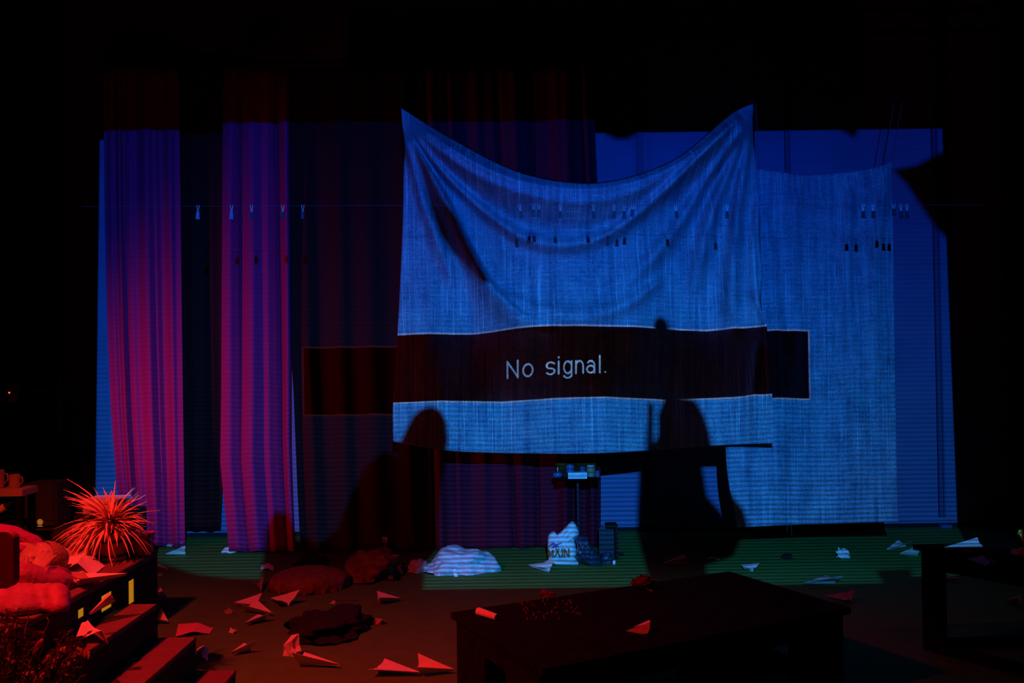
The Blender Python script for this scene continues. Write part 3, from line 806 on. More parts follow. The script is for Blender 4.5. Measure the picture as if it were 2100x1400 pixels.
def tt(px, dy=0): return Vector((at(px, 976, YT).x, YT + dy, H + .001))
S1 = YT / F
q = tt(1182, -.12); t = thing('white_box', 'bright white box at the front of the tall table', 'box', q)
b = B(); box(b, q + Vector((0, 0, .024)), (38 * S1, .08, .048), bev=.002); obj('carton_body', b, 'plastic_white', t)
b = B(); box(b, q + Vector((0, 0, .050)), (38.4 * S1, .082, .004)); obj('lid', b, 'plastic_white', t)
q = tt(1143, -.06); t = thing('round_jar', 'squat blue jar with a pull knob at the left end of the tall table', 'jar', q)
obj('jar_body', lathe(B(), q, [(.001, 0), (.028, 0), (.040, .015), (.040, .035), (.030, .050), (.001, .052)]), 'jar', t, smooth=True)
obj('knob', lathe(B(), q + Vector((0, 0, .051)), [(.001, 0), (.004, 0), (.003, .018), (.007, .026), (.001, .038)]), 'plastic_white', t, smooth=True)
for x, w, h, dy, lab, mt in ((1157, .018, .060, -.10, 'short dark bottle between the squat jar and the white box', 'glass_dark'), (1170, .036, .105, .06, 'wide tin standing behind the white box, left of the cup', 'jar'),
                             (1196, .026, .080, .07, 'low blue tin behind the right end of the white box', 'jar'), (1211, .036, .098, -.03, 'pale cup at the right of the white box', 'ceramic'), (1224, .020, .058, -.06, 'small blue pot at the right end of the tall table', 'jar')):
    q = tt(x, dy); t = thing('storage_tin', lab, 'container', q, 'containers on the tall table')
    obj('tin_body', lathe(B(), q, [(.001, 0), (w * .95, 0), (w, .006), (w, h * .88), (w * .8, h * .93), (.001, h * .93)]), mt, t, smooth=False)
    obj('lid', lathe(B(), q + Vector((0, 0, h * .935)), [(.001, 0), (w * .86, 0), (w * .86, h * .065), (.001, h * .065)]), 'metal' if mt != 'ceramic' else 'plastic_white', t)
# floral board propped behind
q = at(1180, 960, YT + .25); a = at(1140, 925, YT + .25); c_ = at(1222, 975, YT + .25)
t = thing('floral_board', 'brown floral board leaning behind the tins on the tall table', 'board', (q.x, YT + .155, H))
b = B(); box(b, (q.x, YT + .155, H + .11), (c_.x - a.x, .012, .22), bev=.002); obj('panel', b, 'picture', t)
b = B(); rr = random.Random(4)
for k in range(7):
    x = a.x + .04 + (c_.x - a.x - .08) * rr.random(); z = H + .09
    tube(b, [(x, YT + .147, z), (x + rr.uniform(-.03, .03), YT + .147, z + .05), (x + rr.uniform(-.05, .05), YT + .147, z + .10)], .002, 5)
    ball(b, (x + rr.uniform(-.03, .03), YT + .147, z + .06), (.010, .003, .008), sub=1)
obj('painted_branches', b, 'brown_ink', t)

# ------------------------------------------------------------ black platforms
def slab_table(name, lab, quad, H, m, openings=True, skirt=.10, leg=.14):
    """quad: four world corners of the top"""
    c = sum(quad, Vector()) / 4
    t = thing(name, lab, 'platform', (c.x, c.y, 0))
    b = B(); lo = [b.verts.new((p.x, p.y, H - .03)) for p in quad]; hi = [b.verts.new((p.x, p.y, H)) for p in quad]
    b.faces.new(lo[::-1]); b.faces.new(hi)
    for i in range(4): b.faces.new((lo[i], lo[(i + 1) % 4], hi[(i + 1) % 4], hi[i]))
    obj('deck', b, m, t)
    def wall_(a, bb, z0, z1, th=.03):
        d = (bb - a); L = d.length; d.normalize(); n = Vector((-d.y, d.x, 0))
        if (c - a).dot(n) < 0: n = -n
        bm = B(); mid = (a + bb) / 2 + n * (th / 2 + .012)
        box(bm, (mid.x, mid.y, (z0 + z1) / 2), (L, th, z1 - z0), rz=math.atan2(d.y, d.x)); return bm
    for i in range(4):
        a, bb = quad[i].copy(), quad[(i + 1) % 4].copy(); a.z = bb.z = 0
        d = (bb - a).normalized(); L = (bb - a).length
        obj('apron', wall_(a + d * .045, bb - d * .045, H - .03 - skirt, H - .031), m, t)
        obj('foot_rail', wall_(a + d * .045, bb - d * .045, .0, .06), m, t)
        n = max(1, int(L / .75))
        for k in range(n + 1):
            s = a + d * (.045 + (L - .09 - leg) * k / n)
            obj('leg', wall_(s, s + d * leg, .061, H - .03 - skirt - .001, .028), m, t)
    return t


Hc = .42
q = [onz(x, y, Hc) for x, y in ((925, 1255), (1495, 1171), (1745, 1246), (1112, 1372))]
# square it up: keep A, B, D and close the parallelogram
slab_table('stage_platform', 'large low black platform standing in the centre foreground', q, Hc, 'dark_wood', skirt=.09, leg=.36)
Hr = .60
q = [onz(1872, 1116, Hr), onz(2230, 1106, Hr), None, None]
q[0] = onz(1872, 1116, Hr); q[1] = q[0] + Vector((1.6, .12, 0)); q[2] = q[1] + Vector((.35, -1.25, 0)); q[3] = q[0] + Vector((.62, -.95, 0))
slab_table('stage_platform', 'black slatted platform cut off by the right edge of the picture', q, Hr, 'dark_wood', skirt=.10, leg=.13)
PLc, PLr = Hc, Hr

# ------------------------------------------------------------ paper planes and scraps
def plane_mesh(nose, tail, span, lift=.02, keel=.022, curl=0, kind='dart'):
    d = (tail - nose); L = d.length; d.normalize(); up = Vector((0, 0, 1)); s = d.cross(up).normalized(); up = s.cross(d)
    bm = B()
    def P(a, l, h): return bm.verts.new(nose + d * (a * L) + s * l + up * h)
    n0 = P(0, 0, keel); kb0 = P(.04, 0, keel * .6); kb1 = P(1, 0, 0)
    for sg in (-1, 1):
        root = P(1, sg * .012, keel * 1.1); mid = P(.55, sg * span * .27, keel + lift * .6 + curl * sg); tip = P(1, sg * span / 2, keel + lift * 1.1 + curl * 2 * sg)
        back = P(.97, sg * span * .28, keel + lift * .5)
        bm.faces.new((n0, mid, root)); bm.faces.new((mid, tip, back)); bm.faces.new((mid, back, root)); bm.faces.new((n0, kb0, kb1, root))
    return bm


def paper_plane(nose, tail, span, lab, z=0.0, m='paper', grp='paper planes scattered on the floor', rise=0, lift=.02, curl=0, tailrise=0, name='paper_plane'):
    a = onz(*nose, z + .012); b_ = onz(*tail, z + .012)
    if rise: a = at(*nose, onz(*tail, z).y - 0); a.z = max(a.z, z + .01)
    a.z = max(a.z, z) - .012 + .004; b_.z = z + .004 + tailrise
    return tag(obj(name, plane_mesh(a, b_, span, lift, curl=curl), m, solid=.0012), lab, 'paper plane', grp)


FL = [((338, 1121), (378, 1119), .16, 'paper plane at the hem of the far left curtain, lit lavender, the farther of two'),
      ((340, 1138), (380, 1135), .15, 'paper plane just in front of the one at the left curtain hem'),
      ((346, 1170), (312, 1163), .14, 'paper plane nearest the bag pot, just right of the tall bench corner'),
      ((346, 1232), (314, 1228), .14, 'paper plane right of the bench corner, halfway down its side'),
      ((345, 1277), (316, 1272), .12, 'paper plane peeking out beside the upper step'),
      ((480, 1239), (526, 1241), .17, 'upper paper plane of the cluster left of the black heap'),
      ((559, 1261), (505, 1250), .16, 'long paper plane pointing right in the cluster left of the black heap'),
      ((502, 1281), (543, 1268), .15, 'lowest dim paper plane of the cluster left of the black heap'),
      ((555, 1230), (592, 1240), .19, 'paper plane with raised wings just above the black heap'),
      ((822, 1230), (775, 1233), .20, 'broad paper plane pointing right, below the rust blanket'),
      ((474, 1342), (513, 1331), .12, 'paper plane right of the middle step, pointing left'),
      ((697, 1367), (611, 1360), .15, 'long paper plane pointing right at the bottom, below the black heap'),
      ((862, 1383), (772, 1374), .20, 'largest paper plane at the bottom edge, pointing right'),
      ((932, 1377), (856, 1379), .12, 'flat paper plane at the bottom edge, left of the big platform'),
      ((1083, 1161), (1126, 1171), .11, 'small blue-lit paper plane between the bundled sheet and grocery bag'),
      ((1818, 1129), (1856, 1119), .12, 'slim blue-lit paper plane left of the right platform, the farther of two'),
      ((1844, 1138), (1882, 1136), .14, 'blue-lit paper plane partly hidden by the right platform'),
      ((1519, 1161), (1543, 1170), .13, 'blue-lit paper plane just behind the peak of the big platform'),
      ((1360, 1157), (1410, 1155), .14, 'dim red paper plane in the shadow behind the big platform'),
      ((1645, 1200), (1712, 1194), .22, 'paper plane at the edge of the blue light, right of the platform peak'),
      ((1690, 1226), (1745, 1234), .16, 'dim paper plane beside the right edge of the big platform'),
      ((2060, 1236), (2092, 1240), .14, 'dim red paper plane at the right edge, in front of the slatted platform'),
      ((1970, 1190), (1905, 1186), .18, 'paper plane seen through the legs of the right platform'),
      ((1888, 1280), (1918, 1288), .12, 'very dim paper plane on the floor in front of the right platform'),
      ((536, 1215), (528, 1196), .10, 'small dark paper plane standing left of the round cushion')]
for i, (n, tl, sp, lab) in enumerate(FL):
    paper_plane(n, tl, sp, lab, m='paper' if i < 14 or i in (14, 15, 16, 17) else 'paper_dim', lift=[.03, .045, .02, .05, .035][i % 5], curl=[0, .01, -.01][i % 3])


def crumple(name, lab, cat, c, s, m='paper', seed=0, z=0, grp=None, flat=.5, n=2):
    bm = B(); bmesh.ops.create_icosphere(bm, subdivisions=n, radius=1)
    for v in bm.verts:
        k = .75 + .9 * noise.noise(v.co * 2.1 + Vector((seed * 3.7, seed, 0)))
        v.co = Vector((v.co.x * s[0] * k, v.co.y * s[1] * k, max(-.25, v.co.z * k) * s[2]))
    z0 = min(v.co.z for v in bm.verts)
    bmesh.ops.translate(bm, verts=bm.verts, vec=Vector((c.x, c.y, c.z - z0 + .001)))
    return tag(obj(name, bm, m), lab, cat, grp)


def folded(name, lab, cat, pts, z=0, m='paper', rise=(0, 0, 0, 0), grp=None, fold=.02):
    """a sheet of paper with a crease down the middle, corners in pixels on a surface"""
    P = [onz(x, y, z) + Vector((0, 0, .003 + r)) for (x, y), r in zip(pts, rise)]
    bm = B(); N = 10; g = []
    for j in range(N + 1):
        row = []
        for i in range(N + 1):
            u, v = i / N, j / N
            p = P[0].lerp(P[1], u).lerp(P[3].lerp(P[2], u), v)
            p.z += fold * (1 - abs(2 * u - 1)) + .006 * noise.noise(Vector((u * 4, v * 4, P[0].x)))
            p.z = max(p.z, z + .001 + .002 * ((i + j) % 2))
            row.append(bm.verts.new(p))
        g.append(row)
    for j in range(N):
        for i in range(N): bm.faces.new((g[j][i], g[j][i + 1], g[j + 1][i + 1], g[j + 1][i]))
    return tag(obj(name, bm, m, solid=.0014), lab, cat, grp)


G2 = 'crumpled papers on the floor'
crumple('paper_bird', 'crumpled blue-lit paper bird at the hem of the second magenta curtain', 'paper bird', onz(468, 1133), (.075, .05, .05), seed=1, grp=G2)
crumple('paper_bird', 'crumpled blue-lit paper bird on the green floor right of the black scrap', 'paper bird', onz(1729, 1143), (.085, .05, .07), seed=2, grp=G2)
crumple('paper_bird', 'crumpled paper bird with split wings, bottom left of the black heap', 'paper bird', onz(598, 1342), (.075, .05, .10), seed=3, grp=G2)
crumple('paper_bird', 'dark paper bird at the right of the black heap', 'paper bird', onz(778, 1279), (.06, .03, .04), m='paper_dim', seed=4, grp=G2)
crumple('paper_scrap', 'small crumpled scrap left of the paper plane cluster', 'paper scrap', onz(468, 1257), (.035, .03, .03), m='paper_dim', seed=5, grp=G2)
crumple('paper_scrap', 'small torn scrap left of the thin stick', 'paper scrap', onz(684, 1238), (.022, .02, .022), seed=6, grp=G2)
crumple('paper_scrap', 'small pointed scrap near the big folded sheet, left foreground', 'paper scrap', onz(476, 1298), (.025, .02, .025), seed=7, grp=G2)
crumple('paper_scrap', 'tiny scrap below the paper plane nearest the bench', 'paper scrap', onz(328, 1182), (.022, .02, .022), m='paper_dim', seed=8, grp=G2)
folded('paper_sheet', 'folded sheet lying dim behind the middle step', 'paper', [(366, 1286), (438, 1288), (430, 1300), (360, 1309)], grp=G2, m='red_paper', rise=(.02, 0, 0, .01))
folded('paper_sheet', 'small folded sheet standing right of the middle step', 'paper', [(403, 1342), (428, 1342), (426, 1356), (404, 1352)], grp=G2, rise=(.03, .03, 0, 0))
folded('paper_strip', 'paper strip at the left end of the round cushion', 'paper', [(536, 1164), (561, 1166), (560, 1171), (534, 1170)], grp=G2, rise=(.02, .02, 0, 0))
folded('paper_strip', 'thin white strip lying on the lit floor behind the big platform', 'paper', [(1450, 1146), (1476, 1147), (1475, 1149), (1449, 1148)], grp=G2)
tag(obj('thin_stick', tube(B(), [onz(688, 1230, .006), onz(735, 1230, .006)], .003), 'line'), 'thin pale stick lying on the floor below the round cushion', 'stick')
# on the big platform
Y0 = onz(1310, 1302, PLc).y; b = B()
pv = [at(1283, 1293, Y0 - .01), at(1326, 1279, Y0 + .05), at(1334, 1274, Y0 + .07), at(1332, 1290, Y0 + .03), at(1328, 1299, Y0 + .01), at(1314, 1302, Y0)]
pv = [b.verts.new((p.x, p.y, max(p.z, PLc + .004))) for p in pv]; b.faces.new((pv[0], pv[1], pv[3])); b.faces.new((pv[0], pv[3], pv[4], pv[5])); b.faces.new((pv[1], pv[2], pv[3]))
bk = [at(1326, 1279, Y0 + .051), at(1331, 1271, Y0 + .10), at(1334, 1274, Y0 + .071), at(1300, 1285, Y0 + .12)]
bk = [b.verts.new(p) for p in bk]; b.faces.new((bk[0], bk[3], bk[1])); b.faces.new((bk[0], bk[1], bk[2]))
tag(obj('paper_plane', b, 'paper', solid=.0012), 'red-lit paper plane on top of the big central platform', 'paper plane', 'papers on the platforms')
tag(obj('paper_tube', tube(B(), [onz(981, 1262, PLc) + Vector((0, 0, .022)), onz(1019, 1273, PLc) + Vector((0, 0, .018))], [.020, .016], 14), 'paper'), 'rolled paper tube at the left end of the central platform', 'paper tube')
t = thing('fabric_rose', 'dark red rose head on the back edge of the central platform', 'flower', onz(1320, 1210, PLc))
rc = onz(1320, 1208, PLc); rr = random.Random(5)
b = B()
for k in range(26):
    a = k * 2.4; r = .012 + .0021 * k; el = .35 + .045 * k
    v = ball(b, rc + Vector((r * math.cos(a), r * math.sin(a), .062 - .0012 * k)), (.026, .006, .022), rot=Matrix.Rotation(a + PI / 2, 4, 'Z') @ Matrix.Rotation(el * .5, 4, 'X'), sub=1)
obj('petals', b, 'rose', t)
obj('stem', tube(B(), [rc + Vector((0, 0, .035)), rc + Vector((.01, -.02, .01)), rc + Vector((.04, -.07, .005))], .004), 'leaf_dark', t)
crumple('red_foil', 'scrap of shiny red foil on the back edge of the central platform', 'foil', onz(1124, 1222, PLc), (.05, .02, .028), m='rose', seed=9, z=PLc)
b = B(); rr = random.Random(8)
for k in range(46):
    p = onz(rr.uniform(1070, 1190), rr.uniform(1226, 1272), PLc); a = rr.uniform(0, 6.3); l = rr.uniform(.01, .03)
    tube(b, [p + Vector((0, 0, .002)), p + Vector((l * math.cos(a) * .5, l * math.sin(a) * .5, .012)), p + Vector((l * math.cos(a), l * math.sin(a), .003))], [.001, .004, .001], 5)
tag(obj('dried_petals', b, 'rose'), 'dark dried petals strewn on the central platform', 'petals', kind='stuff')
# on the right platform
paper_plane((1936, 1127), (2019, 1129), .30, 'large bright paper plane on top of the right platform', z=PLr, lift=.03, grp='papers on the platforms')
folded('paper_sheet', 'stained reddish sheet near the front edge of the right platform', 'paper', [(1985, 1147), (2042, 1150), (2040, 1162), (2022, 1162)], z=PLr, m='red_paper', grp='papers on the platforms')
crumple('paper_bird', 'crumpled reddish paper bird at the right edge of the picture', 'paper bird', onz(2092, 1140, PLr), (.05, .04, .05), m='red_paper', seed=11, z=PLr, grp='papers on the platforms')
tag(obj('banana_peel', tube(B(), [Vector((0, 0, 0)) + onz(2088, 1128, PLr) + Vector((0, .0, .09)), onz(2094, 1128, PLr) + Vector((0, 0, .11)), onz(2104, 1128, PLr) + Vector((0, 0, .01))], [.004, .014, .005], 8), 'yellow'),
    'small curved yellow thing on the right platform at the picture edge', 'fruit')

# ------------------------------------------------------------ left bench and steps
XB = -1.96; HB = .68
YB1 = 5.47; YB0 = 2.9
t = thing('tall_bench', 'tall dark bench the person leans on, yellow squares glowing in its side', 'bench', (XB - .5, 4.2, 0))
XL = -2.78
b = B(); box(b, ((XB + XL) / 2, (YB0 + YB1) / 2, HB - .015), (XB - XL, YB1 - YB0, .03), bev=.003); obj('bench_top', b, 'step', t)
# side panel with openings: strips around holes
def side_holes():
    hs = []
    for (xa, xb, ya, yb) in ((264, 277, 1184, 1237), (208, 231, 1212, 1250), (160, 174, 1243, 1266)):
        # depth of a pixel column on plane X = XB
        def yy(px):
            d = ray(px, 1200); return CAM.y + d.y * ((XB - CAM.x) / d.x)
        y1, y0 = yy(xb), yy(xa); ym = (y0 + y1) / 2
        z1 = at((xa + xb) / 2, ya + 4, ym).z; z0 = at((xa + xb) / 2, yb, ym).z
        hs.append((min(y0, y1), max(y0, y1), z0, z1))
    return sorted(hs)
hs = side_holes(); b = B(); yprev = YB0
for (a, c_, z0, z1) in hs:
    box(b, (XB - .004, (yprev + a) / 2, (HB - .031) / 2), (.008, a - yprev, HB - .031))
    box(b, (XB - .004, (a + c_) / 2, z0 / 2), (.008, c_ - a, z0)); box(b, (XB - .004, (a + c_) / 2, (z1 + HB - .031) / 2), (.008, c_ - a, HB - .031 - z1))
    yprev = c_
box(b, (XB - .004, (yprev + YB1) / 2, (HB - .031) / 2), (.008, YB1 - yprev, HB - .031))
obj('side_panel', b, 'black', t)
b = B(); box(b, ((XB + XL) / 2 - .013, YB1 - .012, (HB - .031) / 2), (XB - XL - .026, .024, HB - .031)); obj('end_panel', b, 'black', t)
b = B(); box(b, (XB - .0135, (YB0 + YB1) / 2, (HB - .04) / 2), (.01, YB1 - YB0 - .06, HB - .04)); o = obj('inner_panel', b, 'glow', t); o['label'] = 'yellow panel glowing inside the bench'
steps = [(.512, -2.02, -1.787, 4.98, 3.75, 'upper black step against the tall bench'), (.345, -1.76, -1.592, 4.98, 3.75, 'middle black step, the second from the bench'), (.178, -1.56, -1.395, 4.98, 3.75, 'lowest black step at the bottom edge of the picture')]
for i, (h, xa, xb, y1, y0, lab) in enumerate(steps):
    if i == 0: xa = XB + .002
    t = thing('stage_step', lab, 'step', ((xa + xb) / 2, (y0 + y1) / 2, 0), 'steps beside the tall bench')
    xa2 = [XB + .002, -1.785, -1.590][i]
    b = B(); box(b, ((xa2 + xb) / 2, (y0 + y1) / 2, h - .012), (xb - xa2, y1 - y0, .024), bev=.002); obj('tread', b, 'step', t)
    b = B(); box(b, ((xa2 + xb) / 2, (y0 + y1) / 2, (h - .025) / 2), (xb - xa2 - .006, y1 - y0 - .006, h - .025)); obj('riser_box', b, 'black', t)
    b = B(); box(b, (xb - .004, y1 - .012, h - .004), (.010, .026, .010), bev=.002); obj('corner_cap', b, 'metal', t)

# ------------------------------------------------------------ left background: speaker, shelf, boxes
YS_ = 7.0
a, c_ = at(47, 992, YS_), at(114, 1081, YS_)
zb = c_.z
t = thing('support_box', 'dark box the loudspeaker stands on', 'box', ((a.x + c_.x) / 2, YS_, 0))
b = B(); box(b, ((a.x + c_.x) / 2 + .08, YS_ + .1, zb / 2 - .002), (.62, .45, zb - .006), bev=.01); obj('casing', b, 'cab', t)
t = thing('loudspeaker', 'black loudspeaker with a round pale logo, left background', 'loudspeaker', ((a.x + c_.x) / 2, YS_ + .12, zb))
w = c_.x - a.x; h = a.z - zb; cx = (a.x + c_.x) / 2
b = B(); box(b, (cx, YS_ + .13, zb + h / 2 + .001), (w, .24, h), bev=.012); obj('cabinet', b, 'cab', t)
b = B(); box(b, (cx, YS_ + .004, zb + h * .56), (w * .9, .012, h * .80), bev=.004); obj('grille', b, 'cab', t)
b = B(); box(b, (cx, YS_ + .004, zb + .022), (w * .72, .014, .018), bev=.003); obj('lower_lip', b, 'step', t)
lc = at(82, 1070, YS_ - .005); b = B(); N = 28
for k in range(N):
    a1, a2 = 2 * PI * k / N, 2 * PI * (k + 1) / N
    tube(b, [lc + Vector((.0175 * math.cos(a1), 0, .0175 * math.sin(a1))), lc + Vector((.0175 * math.cos(a2), 0, .0175 * math.sin(a2)))], .0022, 5)
for k in range(6):
    a1 = PI / 2 + k * PI / 3; u = Vector((math.cos(a1), 0, math.sin(a1))); s_ = Vector((-u.z, 0, u.x))
    tube(b, [lc + u * .001, lc + u * .015], [.0016, .0028], 5)
box(b, lc + Vector((0, 0, -.029)), (.034, .004, .005))
o = obj('logo', b, 'logo', t); o['label'] = 'round pale logo of crossed forks'

# shelf at the left edge
YH = 6.3
p = at(45, 1011, YH); xl = -3.9
t = thing('shelf_unit', 'shelf unit with a pale board at the left edge', 'shelf', ((p.x + xl) / 2, YH + .2, 0))
b = B(); box(b, ((p.x + xl) / 2, YH + .11, p.z), (p.x - xl, .22, .045), bev=.004); obj('shelf_board', b, 'shelf', t)
p2 = at(40, 1078, YH)
b = B(); box(b, ((p.x + xl) / 2, YH + .11, p2.z), (p.x - xl - .05, .20, .03), bev=.003); obj('shelf_board', b, 'dark_wood', t)
for xx in (p.x - .03, xl + .03):
    for yy in (YH + .03, YH + .19):
        b = B(); box(b, (xx, yy, (p.z - .023) / 2), (.035, .035, p.z - .024)); obj('post', b, 'dark_wood', t)
zt = p.z + .0235
for px, w, h, m, lab in ((30, .034, .085, 'ceramic', 'amber mug with a handle on the pale shelf board'), (-6, .045, .115, 'ceramic', 'taller dark red pot at the very left edge, on the shelf board')):
    q = Vector((at(px, 1000, YH + .1).x, YH + .1, zt)); t = thing('mug', lab, 'mug', q)
    obj('mug_body', lathe(B(), q, [(.001, 0), (w * .9, 0), (w, .01), (w, h), (w * .88, h), (w * .85, .01), (.001, .01)]), m, t, smooth=False)
    obj('handle', tube(B(), [q + Vector((w * .95, 0, h * .8)), q + Vector((w * 1.45, 0, h * .78)), q + Vector((w * 1.55, 0, h * .45)), q + Vector((w * .98, 0, h * .2))], .005), m, t, smooth=True)
q = at(15, 1045, YH + .05); ax = Matrix.Rotation(math.radians(58), 3, 'Y')
q = Vector((q.x - .03, q.y, q.z + .01))
t = thing('wine_bottle', 'dark bottle with a yellow label leaning on the lower shelf', 'bottle', q)
obj('bottle_body', lathe(B(), q, [(.001, -.06), (.022, -.06), (.023, .035), (.009, .06), (.009, .10), (.001, .10)], axis=ax), 'glass_dark', t, smooth=True)
o = obj('bottle_label', lathe(B(), q, [(.0232, -.02), (.024, -.02), (.024, .025), (.0232, .025)], axis=ax), 'label_y', t); o['label'] = 'yellow label'
# crate with the white box behind the plant
YX = 6.1
a, c_ = at(150, 1057, YX), at(252, 1057, YX)
t = thing('black_crate', 'black crate behind the spiky plant', 'crate', ((a.x + c_.x) / 2, YX + .2, 0))
b = B(); box(b, ((a.x + c_.x) / 2, YX + .2, a.z / 2), (c_.x - a.x, .4, a.z - .004), bev=.006); obj('casing', b, 'black', t)
a, c_ = at(163, 1027, YX + .05), at(238, 1056, YX + .05)
t = thing('lidded_box', 'pale box with a lid showing behind the spiky plant', 'box', ((a.x + c_.x) / 2, YX + .2, a.z))
b = B(); box(b, ((a.x + c_.x) / 2, YX + .18, (a.z + c_.z) / 2 - .008), (c_.x - a.x - .02, .22, a.z - c_.z - .012), bev=.002); obj('carton_body', b, 'paper', t)
b = B(); box(b, ((a.x + c_.x) / 2, YX + .18, a.z - .010), (c_.x - a.x, .24, .022), bev=.003); obj('lid', b, 'paper', t)
p = at(18, 805, 8.2)
t = thing('wall_device', 'tiny red standby light on a black device, high at the left', 'device', p)
b = B(); box(b, p + Vector((0, .03, 0)), (.10, .04, .16), bev=.005); obj('casing', b, 'black', t)
obj('standby_light', lathe(B(), p + Vector((0, .008, 0)), [(.001, 0), (.007, 0), (.006, .005), (.001, .006)], axis=Matrix.Rotation(PI / 2, 3, 'X')), mat('red_led', (.8, .1, .05), .4, emit=((1, .16, .06), 1.5)), t)
b = B(); tube(b, [p + Vector((0, .05, 0)), (p.x, 8.98, p.z)], .01); obj('bracket', b, 'black', t)

# ------------------------------------------------------------ potted plant and plastic pot on the bench
def onb(px, py): return onz(px, py, HB)
pc = onb(231, 1147)
t = thing('potted_plant', 'spiky drooping plant in a banded pot on the far end of the bench', 'plant', pc)
prof = [(.001, .0), (.072, .0), (.078, .012), (.070, .020), (.074, .04), (.082, .11), (.084, .145), (.076, .145), (.07, .02), (.001, .02)]
obj('pot', lathe(B(), pc + Vector((0, 0, .001)), prof, 36), 'pot', t, smooth=True)
b = B()
for z0, z1, rr_ in ((.022, .036, .0765), (.096, .112, .0845)): lathe(b, pc, [(rr_ - .006, z0), (rr_, z0), (rr_, z1), (rr_ - .006, z1)], 36)
obj('pot_band', b, 'pot_band', t)
b = B(); rr = random.Random(21); base = pc + Vector((-.01, 0, .165))
for k in range(330):
    a = rr.uniform(0, 2 * PI) if k % 3 else rr.uniform(PI * .72, PI * 1.4)
    L = rr.uniform(.13, .28) * (1.12 if math.cos(a) < 0 else .95)
    el = rr.uniform(.15, 1.35); dr = rr.uniform(.45, 1.25) * (1.3 if math.cos(a) < 0 else .8)
    if math.cos(a) < 0: el *= .62
    if rr.random() < .16: el = rr.uniform(1.0, 1.45); dr *= .25
    pts = []; d = Vector((math.cos(a), math.sin(a) * .8, 0)); n = 6; sx = Vector((-d.y, d.x, 0)).normalized()
    kx = rr.uniform(-.11, .11)
    for i in range(n + 1):
        s = i / n; e = el - dr * 1.9 * s * s
        pts.append(base + d * (L * s * math.cos(el * (1 - .5 * s))) + Vector((0, 0, L * (s * math.sin(el) - dr * .95 * s * s))) + sx * kx * s * s)
    w0 = rr.uniform(.005, .0105); row = []
    for i, p in enumerate(pts):
        w = w0 * (1 - (i / n) ** 2.2) + .0006; p.z = max(p.z, HB + .004)
        row.append((b.verts.new(p - sx * w), b.verts.new(p + Vector((0, 0, w * .6))), b.verts.new(p + sx * w)))
    for r1, r2 in zip(row, row[1:]):
        b.faces.new((r1[0], r1[1], r2[1], r2[0])); b.faces.new((r1[1], r1[2], r2[2], r2[1]))
obj('foliage', b, 'leaf', t, solid=.0006)
pc2 = onb(291, 1137)
t = thing('plastic_pot', 'empty cloudy plastic pot right of the spiky plant', 'pot', pc2)
obj('pot_wall', lathe(B(), pc2 + Vector((0, 0, .001)), [(.001, 0), (.052, 0), (.058, .02), (.064, .115), (.060, .115), (.054, .02), (.001, .006)], 32), 'film', t, smooth=True)
obj('rim', lathe(B(), pc2 + Vector((0, 0, .112)), [(.060, 0), (.068, 0), (.068, .008), (.060, .008)], 32), 'film', t)

# papers on the bench and steps
GB = 'papers on the bench and steps'
folded('tissue_paper', 'large crumpled sheet spread on the bench in front of the plant', 'paper', [(136, 1150), (216, 1161), (190, 1183), (128, 1180)], z=HB, rise=(.03, 0, 0, .02), grp=GB, fold=.05)
folded('tissue_paper', 'crumpled sheet under the hand of the leaning person', 'paper', [(150, 1163), (214, 1162), (196, 1178), (140, 1188)], z=HB, rise=(.01, 0, 0, .0), grp=GB, fold=.02)
crumple('tissue_ball', 'crumpled tissue on the bench between the head and the plant', 'tissue', onb(139, 1150), (.045, .03, .06), seed=13, z=HB, grp=GB)
a, bb = onb(256, 1190), onb(150, 1196)
a = at(256, 1190, 4.72); bb = at(152, 1197, 4.60)
tag(obj('paper_plane', plane_mesh(Vector((a.x, 4.75, HB + .012)), Vector((bb.x, 4.62, HB + .006)), .16, .022), 'paper', solid=.0012), 'long paper plane lying on the bench, nose sticking out over its edge', 'paper plane', GB)
h1 = .512
a = at(188, 1266, 4.42); bb = at(237, 1232, 4.47)
a.z = max(a.z, h1 + .005)
tag(obj('paper_plane', plane_mesh(a, bb, .05, .02), 'paper', solid=.0012), 'paper plane standing tail up on the upper step', 'paper plane', GB)
folded('folded_paper', 'sharply bent white paper hanging over the near end of the upper step', 'paper', [(152, 1318), (180, 1296), (222, 1322), (200, 1320)], z=h1, rise=(.0, .05, 0, .05), grp=GB, fold=.03)

# ------------------------------------------------------------ the person bent over the bench
def chain(bm, pts, n=14):
    """capsule chain: [(Vector, radius)]"""
    for (p, r) in pts: ball(bm, p, r, sub=2)
    for (p, r), (q, r2) in zip(pts, pts[1:]):
        tube(bm, [p, q], [r, r2], n)
A = at
def finish(o, vox, sm=6):
    m = o.modifiers.new('one_surface', 'REMESH'); m.mode = 'VOXEL'; m.voxel_size = vox; m.use_smooth_shade = True
    k = o.modifiers.new('smooth', 'SMOOTH'); k.factor = .5; k.iterations = sm
    return o


